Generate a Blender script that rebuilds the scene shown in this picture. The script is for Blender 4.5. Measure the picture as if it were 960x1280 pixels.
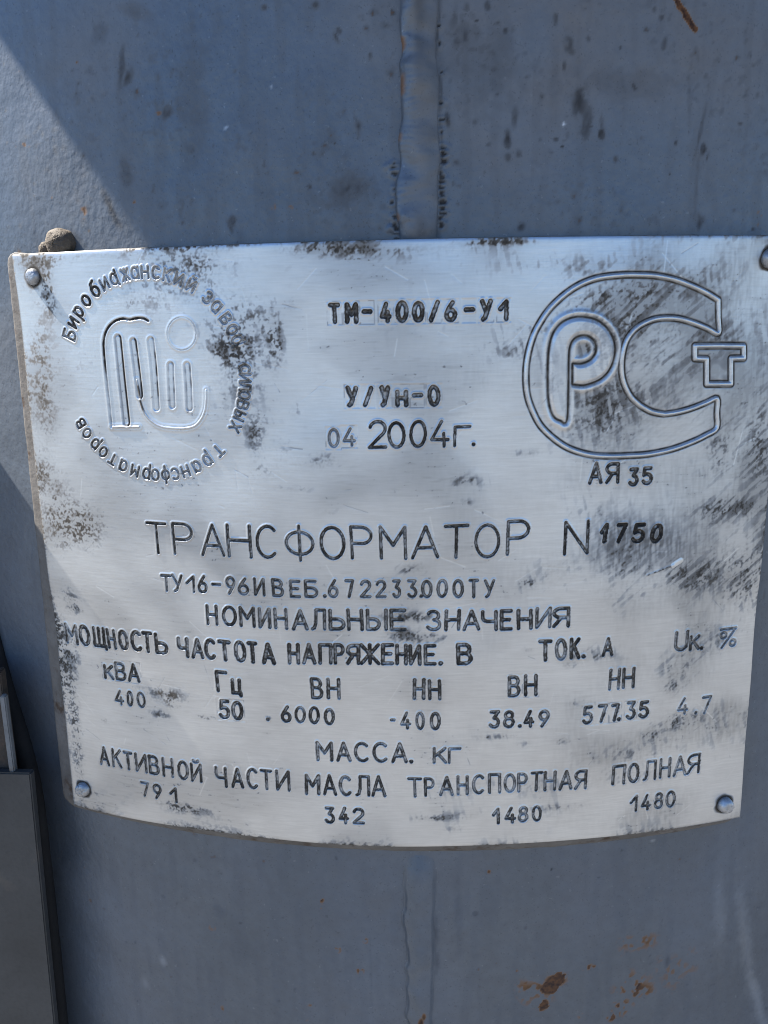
import bpy, bmesh, math, random
import numpy as np
from mathutils import Vector

for o in list(bpy.data.objects):
    bpy.data.objects.remove(o)
SC = bpy.context.scene
COL = SC.collection
MM = 0.001
Z0 = 1.25                    # height of the middle of the nameplate above the ground (m)
RP = 338.1                   # radius of the nameplate's face (mm)
DR = 5.0                     # the face stands this far off the tank (mm)
RT = RP - DR                 # radius of the tank (mm)
R_ = math.radians

# ---------------------------------------------------------------- camera
cam = bpy.data.cameras.new('camera')
camo = bpy.data.objects.new('camera', cam)
COL.objects.link(camo)
camo.location = (15.716 * MM, -248.77 * MM, Z0 + 75.62 * MM)
camo.rotation_euler = (1.34221794, 0.0189379495, 0.0641865158)
cam.sensor_fit = 'VERTICAL'
cam.sensor_height = 36.0
cam.lens = 36.0 * 1070.0 / 1280.0
cam.clip_start = 0.005
cam.clip_end = 2000
SC.camera = camo

# ---------------------------------------------------------------- sky and sun
SUN_AZ = R_(-82.5)             # clockwise from +Y: the sun stands to the left and a little behind the tank
SUN_EL = R_(52)
world = bpy.data.worlds.new('World')
SC.world = world
world.use_nodes = True
wn = world.node_tree.nodes
sky = wn.new('ShaderNodeTexSky')
sky.sky_type = 'NISHITA'
sky.sun_disc = False
sky.sun_elevation = SUN_EL
sky.sun_rotation = SUN_AZ
sky.dust_density = 0.1
sky.ozone_density = 9.0
world.node_tree.links.new(sky.outputs[0], wn['Background'].inputs[0])
wn['Background'].inputs[1].default_value = 0.058
sun = bpy.data.lights.new('sun', 'SUN')
sun.energy = 5.0
sun.angle = R_(0.5)
sun.color = (1.0, 0.95, 0.87)
suno = bpy.data.objects.new('sun', sun)
COL.objects.link(suno)
sv = Vector((math.sin(SUN_AZ) * math.cos(SUN_EL), math.cos(SUN_AZ) * math.cos(SUN_EL), math.sin(SUN_EL)))
suno.rotation_euler = sv.to_track_quat('Z', 'Y').to_euler()
suno.location = (-3, 1, 4)
SC.cycles.filter_width = 1.05           # a crisp phone picture
SC.view_settings.view_transform = 'Standard'
SC.view_settings.look = 'None'
SC.view_settings.gamma = 1
SC.view_settings.use_curve_mapping = False
SC.view_settings.exposure = 1.95

# ---------------------------------------------------------------- measured layout (mm on the plate: u to the right, v up)
WORDS = [
    ('engraved_code', 'ТМ-400/6-У1', [(-15.8, -12.93, 73.22, 5.35), (-11.13, -7.88, 73.21, 5.34), (-6.25, -3.82, 73.21, 5.33), (-1.15, 1.67, 73.2, 5.32), (3.28, 6.34, 73.19, 5.31), (7.95, 10.92, 73.18, 5.31), (12.69, 15.34, 73.17, 5.31), (17.1, 20.15, 73.16, 5.3), (22.56, 25.13, 73.14, 5.3), (27.22, 30.2, 73.13, 5.3), (32.45, 34.8, 73.12, 5.31)], 0.6, 1, 0, 1, 0.45),
    ('engraved_code', 'У/Ун-0', [(-11.58, -8.5, 49.43, 5.58), (-6.59, -4.1, 49.42, 5.57), (-1.62, 0.85, 49.4, 5.56), (2.91, 6.04, 49.37, 5.55), (7.6, 10.31, 49.33, 5.55), (12.2, 15.4, 49.29, 5.54)], 0.6, 0.95, 0, 1, 0.45),
    ('engraved_number', '04', [(-17.43, -14.21, 37.36, 5.3), (-12.93, -9.39, 37.77, 5.28)], 0.4, 0.5, 0, 1, 0.45),
    ('engraved_number', '2004г.', [(-5.46, -0.36, 37.05, 7.77), (0.39, 5.22, 37.12, 7.75), (6.63, 11.28, 37.17, 7.74), (12.86, 18.08, 37.21, 7.74), (19.49, 24.3, 37.24, 7.73), (24.72, 25.8, 37.24, 7.73)], 0.4, 0.95, 0, 0, 0.45),
    ('engraved_word', 'ТРАНСФОРМАТОР', [(-77.76, -70.82, 2.62, 10.69), (-68.64, -61.85, 2.79, 10.58), (-59.14, -51.55, 2.9, 10.49), (-50.33, -42.69, 2.92, 10.41), (-41.09, -34.34, 2.87, 10.34), (-31.65, -22.85, 2.84, 10.28), (-20.82, -13.33, 3.08, 10.21), (-11.41, -4.92, 3.23, 10.17), (-2.63, 5.17, 3.31, 10.14), (6.83, 14.76, 3.31, 10.13), (16.49, 23.66, 3.23, 10.12), (25.85, 33.27, 3.08, 10.12), (35.43, 42.1, 3.78, 9.97)], 0.43, 0.95, 0, 0, 0.45),
    ('engraved_word', 'N', [(53.03, 60.46, 3.05, 10.2)], 0.43, 1, 0, 0, 0.45),
    ('engraved_number', '1750', [(64.01, 65.87, 6.5, 5.52), (68.85, 71.84, 6.23, 5.54), (74.17, 77.9, 5.92, 5.56), (80.09, 83.62, 5.57, 5.59)], 0.6, 1.7, 0.12, 0, 0.45),
    ('engraved_code', 'ТУ16-96ИВЕБ.672233.000ТУ', [(-74.15, -70.54, -9.74, 5.73), (-70.1, -66.55, -9.63, 5.7), (-65.41, -62.61, -9.52, 5.67), (-61.32, -58.3, -9.44, 5.65), (-56.6, -53.62, -9.37, 5.63), (-51.69, -48.84, -9.32, 5.6), (-47.77, -44.45, -9.29, 5.58), (-42.41, -39.14, -9.29, 5.56), (-36.55, -33.08, -9.32, 5.54), (-31.01, -27.82, -9.46, 5.52), (-26.24, -22.29, -9.32, 5.5), (-20.64, -19.54, -9.23, 5.49), (-18.91, -16.02, -9.19, 5.48), (-13.46, -10.98, -9.12, 5.47), (-9.04, -5.96, -9.08, 5.46), (-4.26, -1.34, -9.06, 5.45), (0.95, 3.25, -9.06, 5.44), (5.54, 8.22, -9.09, 5.44), (8.98, 10.05, -9.11, 5.43), (9.74, 12.79, -9.13, 5.43), (14.32, 17.37, -9.2, 5.43), (19.27, 22.32, -9.3, 5.43), (24.23, 26.91, -9.41, 5.43), (28.82, 31.88, -9.56, 5.43)], 0.42, 0.75, 0, 0, 0.45),
    ('engraved_word', 'НОМИНАЛЬНЫЕ', [(-59.06, -55.43, -19.96, 6.58), (-53.65, -49.07, -19.92, 6.55), (-47.83, -42.98, -19.91, 6.52), (-41.51, -37.81, -19.95, 6.49), (-36.44, -32.37, -20.01, 6.46), (-30.69, -25.87, -20.1, 6.6), (-24.67, -20.3, -19.94, 6.58), (-18.96, -14.24, -19.83, 6.56), (-13.22, -8.53, -19.75, 6.54), (-7.36, -1.15, -19.72, 6.53), (0.01, 4.64, -19.72, 6.52)], 0.5, 0.85, 0, 0, 0.45),
    ('engraved_word', 'ЗНАЧЕНИЯ', [(11.19, 15.42, -19.84, 6.34), (16.73, 21.19, -19.89, 6.34), (22.35, 27.36, -19.98, 6.34), (28.13, 32.76, -20.11, 6.34), (33.93, 37.42, -20.25, 6.35), (39.24, 43.65, -20.16, 6.6), (44.9, 49.51, -20.06, 6.61), (50.34, 55.41, -20.01, 6.62)], 0.5, 0.85, 0, 0, 0.45),
    ('engraved_word', 'МОЩНОСТЬ', [(-114.83, -109.84, -32.42, 7.0), (-108.82, -104.51, -32.19, 6.94), (-103.0, -97.79, -31.98, 6.88), (-97.02, -93.77, -31.85, 6.83), (-92.32, -88.84, -31.76, 6.78), (-87.62, -83.54, -31.7, 6.74), (-83.1, -79.76, -31.68, 6.71), (-78.4, -74.01, -31.69, 6.67)], 0.6, 0.95, 0, 0, 0.45),
    ('engraved_word', 'ЧАСТОТА', [(-70.15, -66.52, -31.98, 6.79), (-65.2, -61.2, -31.9, 6.75), (-60.61, -56.84, -31.87, 6.72), (-55.56, -51.67, -31.86, 6.69), (-50.24, -46.59, -31.88, 6.66), (-45.76, -42.82, -31.93, 6.64), (-41.0, -37.02, -32.02, 6.62)], 0.6, 0.95, 0, 0, 0.45),
    ('engraved_word', 'НАПРЯЖЕНИЕ.', [(-32.58, -29.16, -31.59, 6.58), (-27.94, -23.91, -31.43, 6.56), (-22.71, -18.71, -31.28, 6.54), (-17.91, -14.73, -31.19, 6.52), (-13.94, -9.99, -31.12, 6.51), (-9.6, -3.71, -31.08, 6.5), (-2.93, 0.59, -31.06, 6.48), (1.53, 4.88, -31.08, 6.48), (5.81, 9.16, -31.12, 6.47), (10.32, 13.82, -31.18, 6.47), (14.83, 15.76, -31.25, 6.46)], 0.55, 0.95, 0, 0, 0.45),
    ('engraved_word', 'В', [(20.58, 25.09, -31.12, 6.63)], 0.55, 0.95, 0, 0, 0.45),
    ('engraved_word', 'ТОК.', [(46.23, 50.21, -31.05, 6.74), (51.48, 54.89, -30.96, 6.75), (56.17, 59.18, -30.91, 6.76), (59.95, 60.81, -30.88, 6.76)], 0.55, 0.9, 0, 0, 0.45),
    ('engraved_word', 'А', [(66.53, 69.87, -30.73, 6.08)], 0.5, 0.8, 0, 0, 0.45),
    ('engraved_word', 'Uк.', [(90.63, 95.06, -30.97, 6.19), (95.9, 99.35, -31.24, 6.21), (99.82, 100.69, -31.4, 6.23)], 0.5, 0.85, 0, 0, 0.45),
    ('engraved_sign', '%', [(106.93, 113.47, -31.94, 5.75)], 0.4, 0.6, 0, 0, 0.45),
    ('engraved_unit', 'кВА', [(-100.06, -96.32, -43.4, 6.44), (-95.34, -91.28, -43.22, 6.4), (-90.34, -85.98, -43.07, 6.36)], 0.55, 0.85, 0, 1, 0.45),
    ('engraved_number', '400', [(-96.53, -93.13, -52.35, 5.4), (-91.65, -89.43, -52.18, 5.37), (-87.48, -84.52, -52.03, 5.34)], 0.42, 0.8, 0, 0, 0.45),
    ('engraved_unit', 'Гц', [(-57.36, -53.5, -43.04, 7.01), (-52.24, -48.96, -43.33, 6.98)], 0.58, 0.95, 0, 0, 0.45),
    ('engraved_number', '50', [(-57.21, -53.68, -52.57, 6.41), (-52.74, -49.08, -52.51, 6.39)], 0.62, 0.95, 0, 1, 0.45),
    ('engraved_number', '.6000', [(-41.22, -39.86, -52.01, 5.63), (-35.93, -32.84, -52.04, 5.6), (-31.44, -28.13, -52.09, 5.59), (-26.75, -23.63, -52.18, 5.57), (-21.85, -18.76, -52.31, 5.56)], 0.45, 0.9, 0, 0, 0.45),
    ('engraved_word', 'ВН', [(-25.58, -21.93, -43.29, 6.85), (-20.47, -16.53, -43.16, 6.83)], 0.52, 0.9, 0, 0, 0.45),
    ('engraved_word', 'НН', [(6.77, 10.23, -42.91, 6.77), (11.64, 15.33, -43.01, 6.76)], 0.52, 0.9, 0, 0, 0.45),
    ('engraved_number', '-400', [(-0.57, 0.78, -53.27, 5.7), (2.61, 5.63, -53.3, 5.69), (7.53, 10.14, -53.37, 5.69), (12.04, 15.05, -53.48, 5.68)], 0.45, 0.85, 0, 0, 0.45),
    ('engraved_word', 'МАССА.', [(-24.78, -19.67, -65.18, 6.75), (-18.19, -13.7, -65.07, 6.73), (-12.32, -7.62, -65.02, 6.71), (-6.41, -1.58, -65.04, 6.7), (-0.37, 4.44, -65.12, 6.69), (5.4, 6.2, -65.19, 6.68)], 0.5, 0.85, 0, 0, 0.45),
    ('engraved_unit', 'кг', [(12.92, 17.08, -65.28, 7.02), (17.72, 21.64, -65.34, 7.02)], 0.45, 0.8, 0, 0, 0.45),
    ('engraved_word', 'ВН', [(36.72, 40.32, -42.63, 6.9), (41.85, 45.73, -42.58, 6.91)], 0.52, 0.9, 0, 1, 0.45),
    ('engraved_number', '38.49', [(30.83, 33.89, -53.26, 5.66), (35.34, 38.6, -53.3, 5.66), (39.87, 41.14, -53.35, 5.67), (41.87, 44.78, -53.4, 5.67), (46.61, 49.82, -53.52, 5.68)], 0.48, 0.9, 0, 0, 0.45),
    ('engraved_number', '577.35', [(60.83, 63.93, -53.42, 5.71), (65.89, 68.74, -53.26, 5.72), (70.44, 72.83, -53.15, 5.73), (72.35, 73.5, -53.12, 5.74), (75.41, 78.33, -53.06, 5.75), (79.77, 82.92, -53.02, 5.77)], 0.5, 0.8, 0, 1, 0.45),
    ('engraved_number', '4.7', [(93.19, 96.89, -53.41, 5.83), (99.37, 100.52, -53.86, 5.86), (101.88, 105.17, -54.22, 5.89)], 0.42, 0.6, 0, 0, 0.45),
    ('engraved_word', 'НН', [(69.12, 72.54, -42.38, 6.79), (73.65, 77.49, -42.12, 6.81)], 0.5, 0.9, 0, 0, 0.45),
    ('engraved_word', 'АКТИВНОЙ', [(-104.96, -101.13, -76.03, 6.85), (-99.62, -95.9, -75.95, 6.8), (-94.72, -91.29, -75.94, 6.75), (-90.05, -85.78, -75.97, 6.71), (-84.67, -80.89, -76.06, 6.67), (-79.5, -75.61, -76.2, 6.63), (-73.78, -69.97, -76.42, 6.59), (-68.91, -65.08, -76.65, 6.56)], 0.48, 0.9, 0, 0, 0.45),
    ('engraved_word', 'ЧАСТИ', [(-59.97, -56.06, -77.36, 7.06), (-54.29, -50.28, -77.08, 7.03), (-48.8, -45.02, -76.88, 6.99), (-43.99, -40.26, -76.73, 6.96), (-38.73, -34.28, -76.62, 6.94)], 0.48, 0.9, 0, 0, 0.45),
    ('engraved_word', 'МАСЛА', [(-29.01, -24.39, -77.52, 7.08), (-22.98, -18.74, -77.36, 7.06), (-17.59, -13.63, -77.28, 7.04), (-12.32, -7.9, -77.25, 7.02), (-7.09, -2.61, -77.27, 7.01)], 0.48, 0.9, 0, 0, 0.45),
    ('engraved_word', 'ТРАНСПОРТНАЯ', [(4.69, 9.14, -77.32, 6.63), (10.11, 13.18, -77.04, 6.62), (14.96, 19.23, -76.77, 6.62), (20.6, 24.08, -76.55, 6.61), (25.53, 29.33, -76.4, 6.61), (30.79, 34.6, -76.29, 6.62), (35.82, 39.48, -76.23, 6.62), (40.3, 43.32, -76.21, 6.62), (44.39, 48.09, -76.23, 6.63), (48.91, 52.63, -76.29, 6.64), (53.87, 58.05, -76.4, 6.66), (59.05, 62.92, -76.55, 6.67)], 0.46, 0.75, 0, 0, 0.45),
    ('engraved_word', 'ПОЛНАЯ', [(71.72, 76.04, -76.16, 6.79), (77.29, 80.98, -75.97, 6.81), (82.54, 87.0, -75.83, 6.83), (88.38, 92.09, -75.74, 6.86), (93.39, 98.0, -75.72, 6.89), (98.38, 102.86, -75.75, 6.92)], 0.46, 0.8, 0, 0, 0.45),
    ('engraved_number', '791', [(-88.72, -85.66, -85.18, 5.45), (-83.94, -80.94, -85.41, 5.42), (-77.71, -75.17, -85.77, 5.39)], 0.42, 0.85, 0, 0, 0.45),
    ('engraved_number', '342', [(-22.67, -19.74, -87.51, 5.53), (-18.07, -15.16, -87.37, 5.51), (-13.5, -9.94, -87.27, 5.5)], 0.48, 0.9, 0, 0, 0.45),
    ('engraved_number', '1480', [(32.25, 34.29, -87.46, 5.58), (36.33, 39.69, -87.35, 5.58), (40.62, 43.62, -87.29, 5.58), (45.3, 48.22, -87.26, 5.59)], 0.45, 0.85, 0, 0, 0.45),
    ('engraved_number', '1480', [(78.43, 80.84, -86.91, 5.67), (82.43, 85.59, -86.86, 5.69), (87.09, 89.98, -86.84, 5.71), (91.3, 94.55, -86.86, 5.73)], 0.45, 0.9, 0, 0, 0.45),
    ('engraved_code', 'АЯ', [(60.21, 64.16, 24.75, 6.19), (65.48, 69.48, 24.69, 6.2)], 0.5, 0.9, 0, 0, 0.45),
    ('engraved_code', '35', [(72.84, 75.55, 23.59, 5.2), (76.98, 80.09, 23.81, 5.22)], 0.5, 0.9, 0, 0, 0.45),
]
GRIME = [(-42.6, 72.1, 10.15, 10.33, 0.75), (-32.0, 67.4, 2.39, 6.41, 0.9), (-46.7, 65.3, 4.95, 3.24, 0.9), (-43.6, 56.4, 9.83, 8.26, 0.5), (-39.4, 41.7, 3.97, 4.34, 0.7), (-37.1, 29.7, 5.48, 3.44, 0.45), (-40.3, 35.7, 2.01, 6.1, 0.4), (-14.6, 93.2, 11.28, 1.08, 0.7), (33.5, 94.1, 9.43, 0.64, 0.95), (9.0, 92.4, 20.04, 1.71, 0.3), (-2.2, 91.6, 13.4, 1.72, 0.25), (-53.7, 90.4, 14.6, 1.78, 0.3), (63.1, 46.8, 10.36, 8.98, 0.85), (60.6, 65.7, 4.79, 5.69, 0.7), (71.7, 71.1, 2.19, 2.71, 1.1), (71.3, 70.0, 13.62, 9.1, 0.5), (81.9, 56.0, 16.93, 16.57, 0.45), (70.8, 80.1, 15.98, 4.89, 0.55), (57.9, 75.9, 9.49, 6.69, 0.4), (36.1, 64.7, 6.47, 2.71, 0.65), (39.5, 70.7, 6.92, 2.68, 0.4), (101.9, 33.6, 6.16, 9.96, 0.65), (114.6, 34.2, 4.12, 12.63, 0.75), (106.2, 15.4, 9.33, 3.08, 0.6), (41.3, 34.7, 4.29, 1.19, 0.7), (99.3, 67.1, 10.87, 6.99, 0.45), (49.4, 88.0, 16.25, 3.03, 0.4), (87.8, 83.2, 15.52, 4.47, 0.35), (47.9, 57.0, 2.83, 11.56, 0.6), (74.3, 8.4, 15.88, 7.63, 0.55), (73.4, 0.3, 10.02, 4.63, 0.75), (63.8, 16.0, 10.15, 4.98, 0.35), (96.1, -7.0, 7.39, 4.77, 0.85), (89.6, -4.7, 2.75, 3.67, 0.8), (103.5, 13.5, 8.06, 3.6, 0.7), (115.7, -9.7, 6.79, 9.54, 0.75), (109.1, -2.4, 12.06, 10.7, 0.45), (42.1, -5.7, 2.97, 2.05, 0.75), (49.5, -2.2, 6.24, 5.11, 0.4), (72.6, -9.9, 13.33, 6.56, 0.45), (91.7, -37.0, 8.04, 6.12, 0.55), (90.7, -43.8, 3.43, 2.24, 0.7), (59.7, -46.4, 4.75, 1.1, 0.6), (-105.4, 10.2, 9.04, 7.69, 0.85), (-100.6, 9.2, 4.47, 4.9, 0.95), (-111.5, 13.8, 6.03, 11.04, 0.6), (-110.5, -17.1, 3.44, 4.63, 0.75), (-108.5, -19.7, 3.41, 1.15, 0.7), (-118.1, -31.9, 2.91, 10.26, 0.85), (-113.4, -34.2, 4.24, 7.2, 0.6), (-120.8, -62.4, 2.27, 12.8, 0.75), (-114.6, -62.8, 2.56, 12.68, 0.8), (-115.0, -79.9, 2.23, 6.49, 0.7), (-117.6, -49.7, 5.83, 12.46, 0.45), (-112.7, 65.6, 4.54, 17.74, 0.5), (-106.5, 82.2, 2.49, 5.77, 0.85), (-112.2, 45.4, 4.61, 15.74, 0.4), (-105.8, 92.1, 11.99, 1.88, 0.5), (-96.9, 65.6, 8.87, 14.83, 0.3), (-56.6, 86.0, 12.35, 6.77, 0.4), (-69.8, 81.8, 10.39, 5.75, 0.35), (5.9, -15.5, 8.35, 1.82, 1.0), (9.5, -22.6, 9.38, 1.84, 0.95), (2.9, -20.5, 3.46, 1.31, 0.9), (-76.3, -46.2, 7.15, 2.32, 0.8), (-79.1, -53.7, 3.66, 1.47, 0.8), (-74.5, -49.4, 2.4, 2.33, 0.6), (-62.0, -52.9, 4.01, 1.01, 0.8), (-40.5, -51.3, 1.35, 0.85, 0.8), (-41.6, -56.7, 1.63, 0.57, 0.8), (-74.3, -86.7, 8.53, 1.24, 0.7), (-71.4, -88.4, 7.86, 1.24, 0.7), (12.3, -85.2, 6.76, 1.17, 0.7), (21.4, -84.1, 7.81, 1.75, 0.4), (18.8, -89.0, 3.65, 1.17, 0.5), (38.2, -74.5, 40.35, 3.45, 0.38), (54.2, -82.8, 14.94, 1.76, 0.5), (80.7, -65.2, 14.32, 3.46, 0.5), (86.9, -74.6, 14.74, 3.53, 0.35), (32.8, -56.5, 4.61, 0.84, 0.85), (43.2, -59.2, 2.59, 1.12, 0.6), (54.1, -58.8, 2.37, 1.41, 0.7), (83.8, -59.5, 3.39, 1.72, 0.75), (95.7, -55.0, 5.89, 2.87, 0.7), (91.5, -56.5, 8.76, 3.44, 0.5), (61.7, -30.0, 8.39, 2.69, 0.85), (55.9, -32.0, 2.58, 2.15, 0.8), (42.5, -27.3, 2.02, 0.8, 0.7), (85.4, -48.7, 5.65, 2.25, 0.3), (106.9, -29.1, 9.1, 5.56, 0.45), (8.0, 0.6, 4.36, 1.52, 0.6), (4.4, -0.4, 2.91, 1.01, 0.7), (-18.3, 17.6, 3.41, 1.49, 0.3), (22.5, 27.1, 3.79, 1.93, 0.5), (24.8, 26.3, 4.74, 1.45, 0.4), (23.7, 20.3, 1.43, 0.98, 0.6), (-17.7, 34.6, 4.8, 1.92, 0.45), (-26.8, 48.9, 2.41, 4.72, 0.4), (-21.4, 32.2, 5.8, 1.93, 0.5), (-28.3, 24.9, 5.41, 1.23, 0.5), (-31.0, 37.0, 3.43, 4.83, 0.4), (-102.0, -59.1, 2.73, 1.22, 0.6), (-109.6, -88.2, 3.25, 1.3, 0.4), (-106.4, 87.4, 2.78, 2.13, 0.7), (8.8, 73.5, 27.24, 4.45, 0.15), (28.2, 56.3, 0.92, 3.67, 0.35), (-93.5, 94.0, 11.3, 1.15, 0.4), (109.3, -58.9, 4.98, 8.82, 0.35), (-78.1, 79.6, 2.72, 3.26, 0.4), (-116.5, 26.9, 4.79, 8.13, 0.45)]
CM_C = [(97.96, 77.43), (93.65, 79.65), (89.0, 81.53), (83.56, 83.33), (77.4, 84.5), (72.24, 84.8), (67.17, 84.79), (61.35, 84.25), (57.25, 83.15), (53.61, 81.42), (50.0, 78.84), (46.81, 75.78), (44.44, 72.45), (42.48, 68.78), (41.1, 64.2), (40.45, 59.41), (40.54, 54.55), (41.28, 50.46), (42.95, 46.31), (45.13, 42.52), (48.59, 39.09), (52.49, 36.28), (56.4, 34.54), (60.76, 33.36), (66.02, 32.82), (72.22, 32.73), (78.49, 32.88), (85.74, 34.0), (92.13, 35.92), (96.73, 37.84), (100.13, 39.83), (99.88, 44.29), (99.53, 48.72), (96.0, 47.68), (91.43, 46.18), (86.87, 45.18), (82.8, 44.75), (78.69, 45.67), (75.02, 47.64), (72.07, 50.23), (69.99, 53.6), (68.87, 57.07), (68.6, 61.14), (69.18, 65.16), (70.35, 67.71), (72.15, 69.75), (74.66, 71.29), (78.08, 72.42), (82.01, 72.66), (86.04, 72.26), (90.63, 70.96), (94.87, 69.41), (98.7, 67.94), (98.34, 72.58)]
CM_P = [(47.64, 49.47), (47.14, 56.02), (47.13, 63.27), (47.84, 67.64), (49.25, 70.38), (51.42, 72.23), (54.29, 73.12), (57.19, 73.07), (60.57, 72.21), (63.43, 70.09), (65.23, 67.5), (66.13, 64.43), (65.84, 61.21), (64.77, 58.4), (62.89, 56.26), (60.38, 55.02), (57.43, 54.29), (54.47, 54.61), (54.37, 57.46), (54.29, 60.05), (56.81, 59.99), (59.31, 60.97), (60.84, 62.95), (61.01, 65.2), (60.09, 67.14), (58.2, 68.37), (56.1, 68.5), (54.05, 67.59), (52.87, 65.54), (52.55, 62.34), (52.71, 54.25), (52.68, 44.21), (51.16, 44.09), (49.01, 45.48)]
CM_T = [(91.09, 64.46), (99.45, 64.32), (107.52, 64.01), (107.84, 60.43), (103.38, 60.48), (103.91, 52.94), (95.78, 53.24), (95.24, 60.56), (91.34, 60.84)]
EM_OUT = [(-87.74, 42.55), (-87.92, 46.91), (-88.06, 52.33), (-88.21, 57.69), (-88.26, 63.01), (-88.12, 67.53), (-87.56, 70.15), (-86.03, 72.74), (-83.7, 74.55), (-80.72, 75.39), (-78.16, 75.05), (-76.41, 75.39), (-73.86, 75.42), (-72.0, 74.59)]
EM_BASE = [(-87.74, 42.55), (-82.73, 42.66), (-78.09, 42.76)]
EM_LOOP = [(-77.59, 56.99), (-77.08, 53.2), (-76.71, 49.78), (-75.67, 46.96), (-73.71, 44.69), (-70.42, 42.98), (-66.2, 42.58), (-62.43, 42.56), (-59.06, 43.37), (-56.86, 45.44), (-55.45, 48.08), (-54.83, 51.08), (-54.62, 54.06)]
EM_SLOT = [[(-82.9, 69.58), (-82.8, 63.76), (-82.69, 56.2), (-82.33, 43.92)], [(-77.68, 68.57), (-77.36, 62.99), (-77.07, 56.99), (-76.98, 52.44)], [(-71.68, 68.89), (-71.4, 60.74), (-71.54, 48.69)], [(-65.72, 61.47), (-65.97, 55.52), (-66.13, 49.51)], [(-60.3, 61.45), (-60.27, 55.53), (-60.46, 48.8)]]
EM_CIRC = [(-56.61, 70.75), (-56.86, 69.52), (-57.4, 68.37), (-58.22, 67.39), (-59.25, 66.63), (-60.41, 66.16), (-61.65, 66.01), (-62.86, 66.18), (-63.97, 66.68), (-64.89, 67.45), (-65.56, 68.46), (-65.94, 69.62), (-66.0, 70.87), (-65.73, 72.11), (-65.16, 73.25), (-64.32, 74.23), (-63.28, 74.97), (-62.11, 75.42), (-60.89, 75.57), (-59.69, 75.38), (-58.61, 74.89), (-57.71, 74.12), (-57.05, 73.13), (-56.67, 71.98), (-56.61, 70.75)]
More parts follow.
